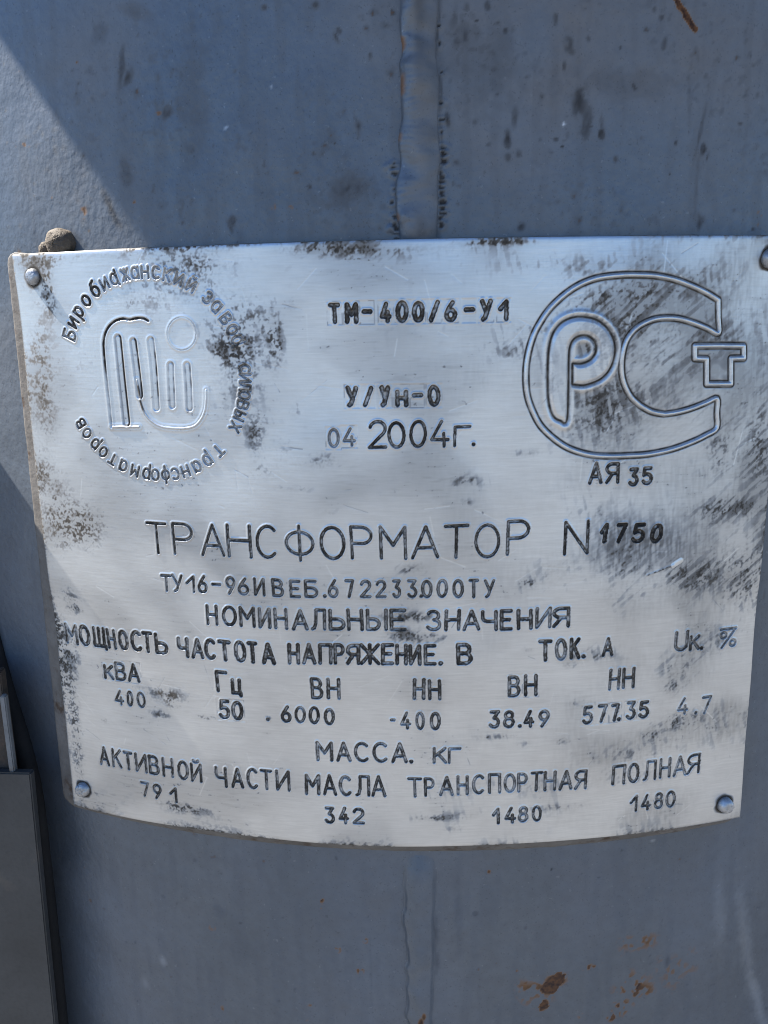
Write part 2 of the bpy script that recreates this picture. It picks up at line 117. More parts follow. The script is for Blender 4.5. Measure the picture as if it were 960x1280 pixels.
T_DARK = [(-84.2, 106.6, 1.4, 5.44, 28, 0.75), (-78.0, 115.9, 2.16, 5.52, 10, 0.35), (-76.9, 145.4, 1.05, 6.25, -12, 0.5), (-75.3, 142.6, 1.3, 2.51, -35, 0.55), (-63.1, 132.5, 1.76, 1.9, 0, 0.6), (-59.1, 132.4, 0.99, 2.94, 10, 0.3), (-44.9, 102.4, 1.22, 1.32, 20, 0.85), (-45.8, 100.7, 0.61, 1.99, 20, 0.6), (-56.4, 122.1, 1.49, 1.28, 0, 0.4), (-54.4, 135.3, 4.87, 18.72, 0, 0.22), (-7.0, 126.0, 1.11, 1.44, 0, 0.85), (-7.2, 125.6, 0.67, 3.7, 10, 0.55), (-11.6, 150.3, 0.87, 1.18, 30, 0.9), (-12.7, 149.2, 0.66, 1.77, 30, 0.7), (-3.2, 144.0, 0.87, 1.19, 10, 0.7), (-17.9, 156.9, 1.31, 1.36, 20, 0.95), (-32.3, 157.2, 0.9, 0.78, 0, 0.6), (-11.3, 109.4, 7.27, 4.68, 20, 0.42), (-11.3, 109.0, 3.18, 2.13, 20, 0.5), (-13.6, 121.7, 0.45, 0.42, 0, 1), (-21.3, 110.8, 0.58, 0.53, 0, 1), (-19.8, 119.4, 0.46, 0.42, 0, 0.8), (-36.7, 115.3, 0.71, 0.64, 0, 0.5), (-71.1, 159.4, 5.04, 2.42, -20, 0.35), (-83.3, 155.5, 3.2, 4.11, 0, 0.3), (55.6, 132.3, 2.49, 4.47, -8, 0.7), (57.4, 125.5, 1.83, 6.18, -8, 0.5), (61.9, 122.9, 1.04, 1.45, 0, 0.9), (61.8, 126.6, 0.58, 4.12, 0, 0.4), (66.4, 116.4, 0.82, 1.05, 0, 0.9), (35.0, 121.5, 0.89, 2.06, 0, 0.75), (35.3, 116.9, 0.89, 1.25, 0, 0.6), (36.9, 127.4, 0.89, 2.25, 0, 0.5), (38.2, 117.7, 1.12, 1.25, 0, 0.5), (18.2, 126.9, 0.88, 2.25, 5, 0.85), (20.4, 116.1, 1.55, 1.04, -20, 0.5), (93.3, 119.2, 1.27, 1.49, -10, 1), (91.7, 122.8, 0.5, 6.34, -10, 0.4), (94.5, 116.9, 0.51, 1.71, -10, 0.6), (52.2, 145.7, 1.56, 2.57, 10, 0.7), (57.3, 147.1, 0.78, 0.99, 0, 0.7), (66.5, 144.9, 0.69, 0.8, 0, 0.85), (79.2, 145.6, 0.71, 2.01, -15, 0.6), (77.9, 152.7, 0.7, 0.79, 0, 0.6), (75.7, 154.6, 0.7, 0.98, 0, 0.6), (47.9, 152.1, 0.66, 1.56, 0, 0.6), (29.0, 155.1, 1.07, 1.74, 0, 0.8), (26.0, 151.5, 0.65, 0.39, 0, 1), (23.4, 154.6, 0.86, 1.55, 0, 0.5), (20.2, 152.3, 1.5, 2.72, 0, 0.5), (20.6, 145.9, 1.08, 1.97, 0, 0.45), (22.3, 148.8, 2.58, 4.89, 0, 0.3), (34.0, 149.0, 0.65, 0.78, 0, 0.6), (50.6, 140.1, 0.56, 1.4, 0, 0.5), (44.4, 132.7, 0.89, 0.81, 0, 0.4), (32.0, 133.2, 0.88, 0.81, 0, 0.5), (25.7, 126.2, 0.66, 0.82, 0, 0.5), (50.6, 119.7, 0.68, 0.31, 0, 0.9), (48.7, 121.6, 0.91, 0.62, 0, 0.6), (44.2, 121.4, 0.67, 0.83, 0, 0.4), (51.9, 122.4, 0.68, 1.66, 0, 0.3), (84.4, 120.8, 0.49, 0.63, 0, 0.9), (83.2, 112.5, 0.49, 0.54, 0, 1), (104.3, 126.3, 1.31, 0.42, 0, 0.8), (93.5, 99.0, 1.29, 3.1, 0, 0.6), (91.8, 107.8, 0.77, 10.88, 0, 0.3), (87.9, 131.1, 0.74, 10.38, 5, 0.2), (111.5, 97.5, 0.56, 0.45, 0, 1), (39.2, 98.5, 1.14, 1.08, 30, 0.9), (17.0, 102.5, 0.45, 0.43, 0, 1), (66.9, 135.8, 18.49, 4.06, 0, 0.2), (26.7, 138.9, 13.07, 11.97, 0, 0.22), (53.5, -109.2, 0.7, 0.77, 0, 1), (27.3, -124.7, 1.1, 1.26, 0, 0.6), (99.1, -152.3, 1.3, 2.72, 0, 0.5), (31.6, -108.7, 1.08, 1.23, 0, 0.4), (-65.2, -129.5, 2.83, 3.32, 0, 0.25), (-73.3, -111.5, 0.96, 0.98, 0, 0.4), (21.6, -124.0, 1.36, 18.89, 0, 0.2), (13.4, -131.8, 1.1, 7.97, 0, 0.4), (13.8, -144.7, 1.11, 4.88, 0, 0.4), (-9.6, -145.4, 0.56, 19.64, 0, 0.2), (-87.8, -129.2, 0.69, 0.68, 0, 0.4)]
T_RUST = [(56.9, -153.3, 4.34, 3.65, 30, 1.3), (54.1, -156.6, 4.04, 3.0, 0, 1.2), (52.3, -163.4, 2.03, 2.35, 0, 1.2), (51.5, -164.7, 1.16, 1.35, 0, 0.9), (7.8, -167.5, 1.41, 3.03, 0, 1.1), (9.0, -164.8, 0.84, 2.01, 0, 0.7), (-26.5, -121.0, 1.13, 1.59, 0, 0.7), (-21.0, -140.4, 1.42, 1.63, 0, 0.6), (-11.0, -136.1, 1.12, 1.29, 0, 0.6), (-13.3, -148.3, 1.41, 1.65, 0, 0.8), (-26.1, -124.1, 1.13, 1.28, 0, 0.5), (-31.9, -164.8, 1.47, 1.36, 0, 0.5), (-33.1, -171.8, 1.49, 1.38, 0, 0.6), (68.4, -149.5, 4.14, 0.99, 10, 0.7), (87.0, -161.0, 9.4, 7.51, 0, 0.6), (88.3, -160.9, 1.89, 2.73, 0, 0.9), (81.2, -168.3, 3.72, 4.13, 0, 0.7), (78.4, -171.9, 2.46, 2.07, 0, 0.8), (66.3, -170.6, 1.79, 2.05, 0, 0.7), (86.1, -143.1, 9.25, 4.65, 0, 0.45), (102.6, -156.5, 9.89, 10.31, 0, 0.35), (31.6, -108.7, 1.63, 1.23, 0, 0.7), (48.4, -157.0, 8.59, 7.31, 0, 0.5), (42.0, -148.6, 0.85, 0.98, 0, 0.6), (113.4, 101.4, 1.12, 2.7, 0, 0.7), (-94.5, 107.2, 1.76, 3.21, 0, 0.55), (-90.8, 126.6, 0.85, 0.66, 0, 0.7), (-105.4, 112.2, 1.23, 1.38, 0, 0.5), (-77.6, 125.6, 0.8, 0.65, 0, 0.7), (-76.2, 108.9, 1.08, 0.67, 0, 0.6), (-26.9, 104.8, 1.17, 1.94, 30, 0.7), (-32.3, 105.4, 1.18, 1.73, 0, 0.5), (-65.9, 132.5, 1.01, 0.63, 0, 0.4), (-115.0, 127.7, 4.5, 0.9, 0, 0.4), (-91.8, 148.4, 0.84, 0.63, 0, 0.6), (-113.5, 148.2, 0.94, 0.65, 0, 0.5), (-77.0, 149.4, 0.78, 2.07, 0, 0.6), (-100.1, 145.0, 0.87, 0.86, 0, 0.5), (4.6, 141.4, 0.65, 1.19, 0, 0.5), (-66.6, -172.7, 1.3, 2.13, 0, 0.5), (-68.4, -138.3, 1.6, 1.35, 0, 0.3)]
T_SCUFF_SHEEN = [(-90.3, -157.0, 1.77, 2.85, 0, 0.22), (-99.3, -169.4, 2.23, 2.94, 0, 0.15), (50.9, 125.5, 0.57, 0.62, 0, 1.5), (-45.3, 127.4, 0.95, 0.31, 30, 0.6), (-31.3, 137.3, 0.46, 0.61, 0, 0.5), (132.6, -154.1, 3.39, 31.88, 12, 0.16), (139.3, -177.2, 2.78, 25.92, 20, 0.22), (119.4, -137.0, 3.14, 20.37, 8, 0.12), (89.9, -102.3, 1.21, 0.47, 0, 0.6), (-158.3, -107.3, 0.52, 0.37, 0, 0)]  # small pale marks, plus sheen bands at lower right painted as colour
SEAM_LT = [(4.81, 157.02), (4.3, 152.2), (4.46, 148.28), (5.68, 143.31), (4.77, 140.36), (4.48, 135.36), (5.46, 127.22), (4.23, 119.02), (3.22, 111.09), (3.35, 105.37), (4.15, 98.91), (4.33, 95.66)]
SEAM_RT = [(15.91, 156.69), (15.68, 152.83), (15.01, 146.99), (15.63, 141.06), (16.04, 135.05), (15.79, 126.96), (16.42, 118.72), (15.73, 112.47), (15.92, 105.08), (15.44, 97.58), (15.43, 95.42)]
SEAM_LB = [(2.27, -99.3), (1.69, -120.9), (2.48, -143.22), (2.41, -169.71)]
SEAM_RB = [(14.06, -99.2), (13.41, -120.75), (13.02, -143.04), (12.03, -169.5)]
STREAK = [(81.53, 158.16), (83.34, 155.68), (85.67, 152.99), (88.04, 150.09)]
GAP_SHADE = [(-147.6, -226.87), (-146.44, -206.45), (-145.44, -175.3), (-144.62, -134.75), (-144.43, -99.93), (-147.64, -78.97), (-152.4, -62.03), (-156.72, -45.19), (-160.09, -28.39)]
DRIP = [(79.7, -4.96), (88.37, -2.25), (90.73, -0.88)]

# ---------------------------------------------------------------- helpers
def P(u, v, off, R=None):
    """plate / tank coordinates (mm) -> world metres; off = height above the tank's surface."""
    R = RT if R is None else R
    th = np.asarray(u, float) / RP
    v = np.asarray(v, float)
    r = RT + np.asarray(off, float)
    x = r * np.sin(th)
    y = RP - r * np.cos(th)
    return np.stack([x * MM, y * MM, Z0 + v * MM + 0 * x], -1)


def frame(u):
    th = u / RP
    n = Vector((math.sin(th), -math.cos(th), 0))
    t = Vector((math.cos(th), math.sin(th), 0))
    return t, Vector((0, 0, 1)), n


def mesh_np(name, verts, quads, normals=None, attrs=None, smooth=True):
    me = bpy.data.meshes.new(name)
    verts = np.ascontiguousarray(verts, np.float32)
    quads = np.ascontiguousarray(quads, np.int32)
    k = quads.shape[1]
    me.vertices.add(len(verts))
    me.vertices.foreach_set('co', verts.ravel())
    me.loops.add(quads.size)
    me.loops.foreach_set('vertex_index', quads.ravel())
    me.polygons.add(len(quads))
    me.polygons.foreach_set('loop_start', np.arange(0, quads.size, k, dtype=np.int32))
    me.polygons.foreach_set('loop_total', np.full(len(quads), k, np.int32))
    me.update(calc_edges=True)
    me.polygons.foreach_set('use_smooth', np.full(len(quads), smooth, bool))
    for an, av in (attrs or {}).items():
        a = me.attributes.new(an, 'FLOAT', 'POINT')
        a.data.foreach_set('value', np.ascontiguousarray(av, np.float32))
    if normals is not None:
        me.normals_split_custom_set_from_vertices(np.ascontiguousarray(normals, np.float32))
    return me


def link(name, me, mat, parent=None):
    o = bpy.data.objects.new(name, me)
    COL.objects.link(o)
    if mat:
        me.materials.append(mat)
    if parent:
        o.parent = parent
        o.matrix_parent_inverse = parent.matrix_world.inverted()
    return o


def thing(name, label, cat, loc, group=None):
    o = bpy.data.objects.new(name, None)
    COL.objects.link(o)
    o.empty_display_size = 0.02
    o.location = loc
    o['label'] = label
    o['category'] = cat
    if group:
        o['group'] = group
    bpy.context.view_layer.update()
    return o


def bm_obj(name, bm, mat, parent=None, smooth=False):
    me = bpy.data.meshes.new(name)
    bmesh.ops.recalc_face_normals(bm, faces=bm.faces[:])
    bm.to_mesh(me)
    bm.free()
    if smooth:
        me.polygons.foreach_set('use_smooth', np.full(len(me.polygons), True, bool))
    return link(name, me, mat, parent)


def sstep(a, b, x):
    t = np.clip((x - a) / (b - a), 0, 1)
    return t * t * (3 - 2 * t)


def field(ny, nx, dy, dx, sy, sx, seed, ang=0.0):
    """smooth random field with feature sizes sx, sy (mm), turned by ang, values spread over 0..1"""
    rng = np.random.default_rng(seed)
    py, px = (ny + 63) // 64 * 64, (nx + 63) // 64 * 64
    w = rng.standard_normal((py, px)).astype(np.float32)
    fy = np.fft.fftfreq(py, dy)[:, None]
    fx = np.fft.rfftfreq(px, dx)[None, :]
    c, s = math.cos(ang), math.sin(ang)
    fa, fb = c * fx + s * fy, -s * fx + c * fy
    g = np.exp(-2 * math.pi ** 2 * ((fa * sx) ** 2 + (fb * sy) ** 2))
    z = np.fft.irfft2(np.fft.rfft2(w) * g, s=(py, px))[:ny, :nx]
    z = (z - z.mean()) / (z.std() + 1e-9)
    return (1 / (1 + np.exp(-1.702 * z))).astype(np.float32)


def remix(a):
    z = (a - a.mean()) / a.std()
    return 1 / (1 + np.exp(-1.702 * z))


# ---------------------------------------------------------------- materials
def new_mat(name):
    m = bpy.data.materials.new(name)
    m.use_nodes = True
    n, l = m.node_tree.nodes, m.node_tree.links
    return m, n, l, n['Principled BSDF']


def attr(n, name):
    a = n.new('ShaderNodeAttribute')
    a.attribute_name = name
    return a.outputs['Fac']


def noise(n, l, scale, detail=4, rough=.55, vec_scale=(1, 1, 1)):
    tc = n.new('ShaderNodeTexCoord')
    mp = n.new('ShaderNodeMapping')
    mp.inputs['Scale'].default_value = vec_scale
    l.new(tc.outputs['Object'], mp.inputs['Vector'])
    t = n.new('ShaderNodeTexNoise')
    t.inputs['Scale'].default_value = scale
    t.inputs['Detail'].default_value = detail
    t.inputs['Roughness'].default_value = rough
    l.new(mp.outputs[0], t.inputs['Vector'])
    return t.outputs['Fac']


def ramp(n, l, src, p0, p1, c0=(0, 0, 0, 1), c1=(1, 1, 1, 1)):
    r = n.new('ShaderNodeValToRGB')
    r.color_ramp.elements[0].position = p0
    r.color_ramp.elements[1].position = p1
    r.color_ramp.elements[0].color = c0
    r.color_ramp.elements[1].color = c1
    l.new(src, r.inputs[0])
    return r.outputs[0]


def mix(n, l, fac, a, b, blend='MIX'):
    m = n.new('ShaderNodeMix')
    m.data_type = 'RGBA'
    m.blend_type = blend
    for i, v in ((0, fac), (6, a), (7, b)):
        if isinstance(v, (int, float)):
            m.inputs[i].default_value = v
        elif isinstance(v, tuple):
            m.inputs[i].default_value = v if len(v) == 4 else v + (1,)
        else:
            l.new(v, m.inputs[i])
    return m.outputs[2]


def math_(n, l, op, a, b):
    m = n.new('ShaderNodeMath')
    m.operation = op
    m.use_clamp = True
    for i, v in ((0, a), (1, b)):
        if isinstance(v, (int, float)):
            m.inputs[i].default_value = v
        else:
            l.new(v, m.inputs[i])
    return m.outputs[0]


def bump(n, l, b, pairs):
    prev = None
    for src, dist, st in pairs:
        bp = n.new('ShaderNodeBump')
        bp.inputs['Distance'].default_value = dist
        bp.inputs['Strength'].default_value = st
        l.new(src, bp.inputs['Height'])
        if prev is not None:
            l.new(prev, bp.inputs['Normal'])
        prev = bp.outputs[0]
    l.new(prev, b.inputs['Normal'])


def mat_plate():
    m, n, l, b = new_mat('weathered_aluminium')
    g, f = attr(n, 'grime'), attr(n, 'film')
    br = noise(n, l, 130, 5, .6, (1, 1, 14))       # brushed along the plate
    br2 = noise(n, l, 160, 3, .5, (9, 9, 1))
    cl = noise(n, l, 45, 6, .65)
    sp = noise(n, l, 900, 2, .5)
    alu = mix(n, l, ramp(n, l, br, .3, .72), ALU_A, ALU_B)
    alu = mix(n, l, math_(n, l, 'MULTIPLY', ramp(n, l, cl, .42, .7), .30), alu, ALU_C)
    alu = mix(n, l, math_(n, l, 'MULTIPLY', f, .75), alu, ALU_FILM)
    dirt = mix(n, l, ramp(n, l, sp, .35, .65), (.010, .008, .006), (.040, .030, .021))
    dirt = mix(n, l, ramp(n, l, g, .55, .95), mix(n, l, ramp(n, l, sp, .3, .7), (.070, .060, .049), (.125, .108, .088)), dirt)
    col = mix(n, l, ramp(n, l, g, .04, .62), alu, dirt)
    l.new(col, b.inputs['Base Color'])
    inv = math_(n, l, 'SUBTRACT', 1.0, ramp(n, l, g, .04, .62))
    met = math_(n, l, 'MULTIPLY', inv, ALU_MET)
    l.new(met, b.inputs['Metallic'])
    ro = math_(n, l, 'ADD', math_(n, l, 'MULTIPLY', br, .14), ALU_ROUGH)
    ro = math_(n, l, 'ADD', ro, math_(n, l, 'MULTIPLY', f, .12))
    ro = math_(n, l, 'ADD', ro, math_(n, l, 'MULTIPLY', g, .4))
    l.new(ro, b.inputs['Roughness'])
    bump(n, l, b, [(br, .00006, .35), (br2, .00005, .25), (cl, .0002, .25), (sp, .00006, .3)])
    return m


def mat_tank():
    m, n, l, b = new_mat('blue_grey_tank_paint')
    d, r, s, du = attr(n, 'dark'), attr(n, 'rust'), attr(n, 'scuff_sheen'), attr(n, 'dust')
    lo = noise(n, l, 9, 6, .6)
    md = noise(n, l, 55, 5, .6)
    st = noise(n, l, 30, 5, .6, (1, 1, .12))
    fi = noise(n, l, 700, 2, .5)
    pe = noise(n, l, 520, 2, .45, (1, 1, .8))
    base = mix(n, l, ramp(n, l, lo, .35, .68), TANK_A, TANK_B)
    base = mix(n, l, math_(n, l, 'MULTIPLY', ramp(n, l, st, .5, .8), .07), base, TANK_C)
    base = mix(n, l, math_(n, l, 'MULTIPLY', ramp(n, l, md, .5, .75), .15), base, TANK_C)
    base = mix(n, l, math_(n, l, 'MULTIPLY', ramp(n, l, fi, .70, .76), .18), base, (.42, .45, .48))
    base = mix(n, l, math_(n, l, 'MULTIPLY', du, ramp(n, l, md, .25, .75)), base, (.150, .142, .140))
    gr = noise(n, l, 1500, 2, .5)
    base = mix(n, l, math_(n, l, 'MULTIPLY', ramp(n, l, gr, .62, .72), .45), base, (.055, .055, .06))
    g2 = noise(n, l, 260, 4, .6)
    base = mix(n, l, math_(n, l, 'MULTIPLY', ramp(n, l, g2, .35, .65), .22), base, TANK_C)
    base = mix(n, l, s, base, (.55, .58, .62))  # pale marks and the painted sheen bands
    rc = mix(n, l, ramp(n, l, fi, .35, .65), (.032, .013, .008), (.115, .046, .016))
    base = mix(n, l, d, base, (.030, .029, .030))
    rc = mix(n, l, ramp(n, l, r, .25, .8), (.20, .095, .032), rc)
    base = mix(n, l, ramp(n, l, r, .03, .55), base, rc)
    l.new(base, b.inputs['Base Color'])
    ro = math_(n, l, 'ADD', math_(n, l, 'MULTIPLY', lo, .2), TANK_ROUGH)
    ro = math_(n, l, 'ADD', ro, math_(n, l, 'MULTIPLY', du, .2))
    ro = math_(n, l, 'ADD', ro, math_(n, l, 'MULTIPLY', math_(n, l, 'ADD', d, r), .35))
    l.new(ro, b.inputs['Roughness'])
    met = math_(n, l, 'SUBTRACT', TANK_MET, math_(n, l, 'ADD', d, math_(n, l, 'ADD', r, du)))
    l.new(met, b.inputs['Metallic'])
    bump(n, l, b, [(pe, .0005, .34), (md, .001, .14), (fi, .0002, .25)])
    return m


def mat_simple(name, ca, cb, rough, metal=0.0, scale=60, rust=None, rthr=.6, bd=.0004, bs=.4, fine=600):
    m, n, l, b = new_mat(name)
    a = noise(n, l, scale, 6, .6)
    f = noise(n, l, fine, 3, .55)
    c = mix(n, l, ramp(n, l, a, .35, .68), ca, cb)
    c = mix(n, l, math_(n, l, 'MULTIPLY', ramp(n, l, f, .5, .75), .3), c, tuple(x * .5 for x in ca))
    if rust:
        a2 = noise(n, l, scale * 1.7, 7, .65)
        k = ramp(n, l, a2, rthr, rthr + .12)
        c = mix(n, l, k, c, rust)
        b_m = math_(n, l, 'MULTIPLY', math_(n, l, 'SUBTRACT', 1.0, k), metal)
        l.new(b_m, b.inputs['Metallic'])
    else:
        b.inputs['Metallic'].default_value = metal
    l.new(c, b.inputs['Base Color'])
    b.inputs['Roughness'].default_value = rough
    bump(n, l, b, [(a, bd * 2, bs * .6), (f, bd, bs)])
    return m


ALU_A, ALU_B, ALU_C, ALU_FILM = (.60, .62, .64), (.71, .725, .74), (.45, .45, .46), (.28, .272, .265)
ALU_MET, ALU_ROUGH = .92, .30
TANK_MET = .55
TANK_A, TANK_B, TANK_C, TANK_ROUGH = (.108, .128, .156), (.144, .164, .192), (.076, .082, .092), .32
M_PLATE = mat_plate()
M_TANK = mat_tank()
M_BACK = mat_simple('dirty_backing_steel', (.105, .092, .080), (.165, .15, .135), .65, 0, 90, (.06, .036, .022), .55, .0003, .5)
M_RIVET = mat_simple('rivet_aluminium', (.30, .31, .33), (.52, .53, .55), .46, .85, 260, (.08, .065, .05), .62, .0001, .5, 2500)
M_STUD = mat_simple('flaking_stud_paint', (.055, .040, .028), (.12, .095, .068), .75, 0, 350, (.07, .055, .045), .60, .0004, .8, 1800)
M_PANEL = mat_simple('dark_grey_panel_paint', (.036, .036, .036), (.060, .059, .058), .55, 0, 30, (.085, .070, .058), .60, .0003, .4)
M_BRKT = mat_simple('worn_bracket_paint', (.13, .133, .135), (.18, .183, .185), .5, 0, 70, (.11, .075, .05), .6, .0003, .4)
M_RUSTY = mat_simple('rusty_bracket_web', (.035, .027, .02), (.07, .05, .036), .75, 0, 60, (.06, .04, .03), .5, .0005, .6)
M_GROUND = mat_simple('gravel_yard', (.10, .098, .094), (.15, .146, .14), .9, 0, 3, None, .6, .01, .6, 60)

# ---------------------------------------------------------------- ground
me = bpy.data.meshes.new('ground')
bm = bmesh.new()
bmesh.ops.create_circle(bm, cap_ends=True, radius=400, segments=64)
bm.to_mesh(me)
bm.free()
g = link('ground', me, M_GROUND)
g['kind'] = 'structure'

# ---------------------------------------------------------------- tank
def blobs(U, V, L, jit, seed, soft=.35):
    out = np.zeros_like(U)
    for i, (u, v, rx, ry, rot, s) in enumerate(L):
        c, sn = math.cos(R_(rot)), math.sin(R_(rot))
        rr = max(rx, ry) * 2.2 + 1
        k = (abs(U - u) < rr) & (abs(V - v) < rr)
        if not k.any():
            continue
        a, b = U[k] - u, V[k] - v
        x, y = (c * a + sn * b) / max(rx, .5), (-sn * a + c * b) / max(ry, .5)
        d = np.sqrt(x * x + y * y) + jit[k]
        out[k] = np.maximum(out[k], s * (1 - sstep(soft, 1.35, d)))
    return out


tank = thing('transformer_tank', 'blue-grey painted round steel tank with a vertical welded strip behind the nameplate',
             'transformer', (0, RP * MM, 0))
DU = .52
ua = np.concatenate([np.linspace(-math.pi * RP, -205, 60)[:-1], np.arange(-205, 158, DU), np.linspace(158, math.pi * RP, 60)])
va = np.concatenate([np.linspace(-1180, -255, 14)[:-1], np.arange(-255, -92, DU), np.linspace(-91.5, 90, 60), np.arange(90.6, 182, DU), np.linspace(184, 432, 14)])
U, V = np.meshgrid(ua, va)
ny, nx = U.shape
# noise is made on a regular sheet and looked up
gy, gx = 900, 760
def lookup(F, U, V):
    iy = np.clip(((V + 260) / .5).astype(int), 0, gy - 1)
    ix = np.clip(((U + 215) / .5).astype(int), 0, gx - 1)
    return F[iy, ix]
n1 = lookup(field(gy, gx, .5, .5, .55, .55, 1), U, V)
n2 = lookup(field(gy, gx, .5, .5, 1.6, 1.6, 2), U, V)
n3 = lookup(field(gy, gx, .5, .5, 6, 6, 3), U, V)
n4 = lookup(field(gy, gx, .5, .5, 7, 1.0, 4), U, V)

def dust(U, V):
    a = .95 * np.exp(-((U - 38) / 42) ** 2 - ((V - 158) / 32) ** 2) + .75 * np.exp(-((U - 92) / 32) ** 2 - ((V - 150) / 22) ** 2) + .5 * np.exp(-((U + 90) / 20) ** 2 - ((V - 150) / 14) ** 2)
    return np.clip(a + .35 * lookup(FB, U, V) ** 2, 0, 1)


FB = field(gy, gx, .5, .5, 14, 12, 9)
inner = ((abs(U) < 215) & (V > -258) & (V < 190)).astype(float)
jit = (n1 - .5) * .9 + (n2 - .5) * .8
dark = np.clip(1.35 * blobs(U, V, T_DARK, jit * .8, 1, .2), 0, .95) * (.6 + .5 * n1)
rust = blobs(U, V, T_RUST, jit * .6, 2, .35)
rk = blobs(U, V, T_RUST, jit * 0, 2, .2)
rust = np.where(rust > .8, rust, 1.25 * rust * sstep(.52, .80, n1))
scf_sheen = blobs(U, V, T_SCUFF_SHEEN, jit * .3, 3, .0) * (.6 + .4 * n4) * 1.1
dark += .5 * sstep(.985, .998, n1) + .22 * sstep(.80, .97, n1) * sstep(.45, .8, n3) * sstep(70, 110, V) + .10 * sstep(.6, .95, n4)
rust += .22 * sstep(.990, .998, n1) * sstep(.5, .8, n3)
# thin rusty run at the upper right
su = np.array(STREAK)
for (a, b), (c, d) in zip(su[:-1], su[1:]):
    t = np.clip(((U - a) * (c - a) + (V - b) * (d - b)) / ((c - a) ** 2 + (d - b) ** 2), 0, 1)
    dd = np.hypot(U - a - t * (c - a), V - b - t * (d - b))
    rust = np.maximum(rust, 1.0 - sstep(.45, 1.0, dd + .5 * (n1 - .5)))
# rows of paint pits and a crack along the two edges of the welded strip
def edge_u(L, V):
    L = sorted(L, key=lambda p: p[1])
    return np.interp(V, [p[1] for p in L], [p[0] for p in L])
h = (n3 - .5) * .35 + (n2 - .5) * .05
pit = np.zeros_like(U)
rng = np.random.default_rng(11)
for L, v0, v1, dens in ((SEAM_LT, 93, 116, 24), (SEAM_RT, 93, 120, 24), (SEAM_RT, 120, 150, 9)):
    vv = np.linspace(v0, v1, dens) + rng.uniform(-.5, .5, dens)
    for q in vv:
        if rng.random() < .22:
            continue
        u0 = float(edge_u(L, np.array(q))) + (.5 if L is SEAM_RT else -.75) + rng.uniform(-.4, .4)
        rx, ry = rng.uniform(.5, 1.35), rng.uniform(.3, .75)
        k = (abs(U - u0) < 3) & (abs(V - q) < 3)
        dd = np.hypot((U[k] - u0) / rx, (V[k] - q) / ry) + (n1[k] - .5) * .8
        pit[k] = np.maximum(pit[k], 1 - sstep(.5, 1.2, dd))
        h[k] += .35 * np.exp(-((dd - 1.5) / .5) ** 2)
er = edge_u(SEAM_RT, V)
crack = np.exp(-((U - er - .3) / .35) ** 2) * (V > 92) * (.25 + .75 * n2)
dark = np.clip(np.maximum(np.maximum(dark, pit * 1.1), crack * .8), 0, 1)
h -= pit * .5
h *= inner
X = P(U, V, h)
idx = np.arange(ny * nx).reshape(ny, nx)
quads = np.stack([idx[:-1, :-1], idx[:-1, 1:], idx[1:, 1:], idx[1:, :-1]], -1).reshape(-1, 4)
I = inner.ravel()
me = mesh_np('tank_shell', X.reshape(-1, 3), quads, None,
             dict(dark=dark.ravel() * I, rust=np.clip(rust, 0, 1).ravel() * I, scuff_sheen=np.clip(scf_sheen, 0, 1).ravel() * I, dust=dust(U, V).ravel()))
link('tank_shell', me, M_TANK, tank)

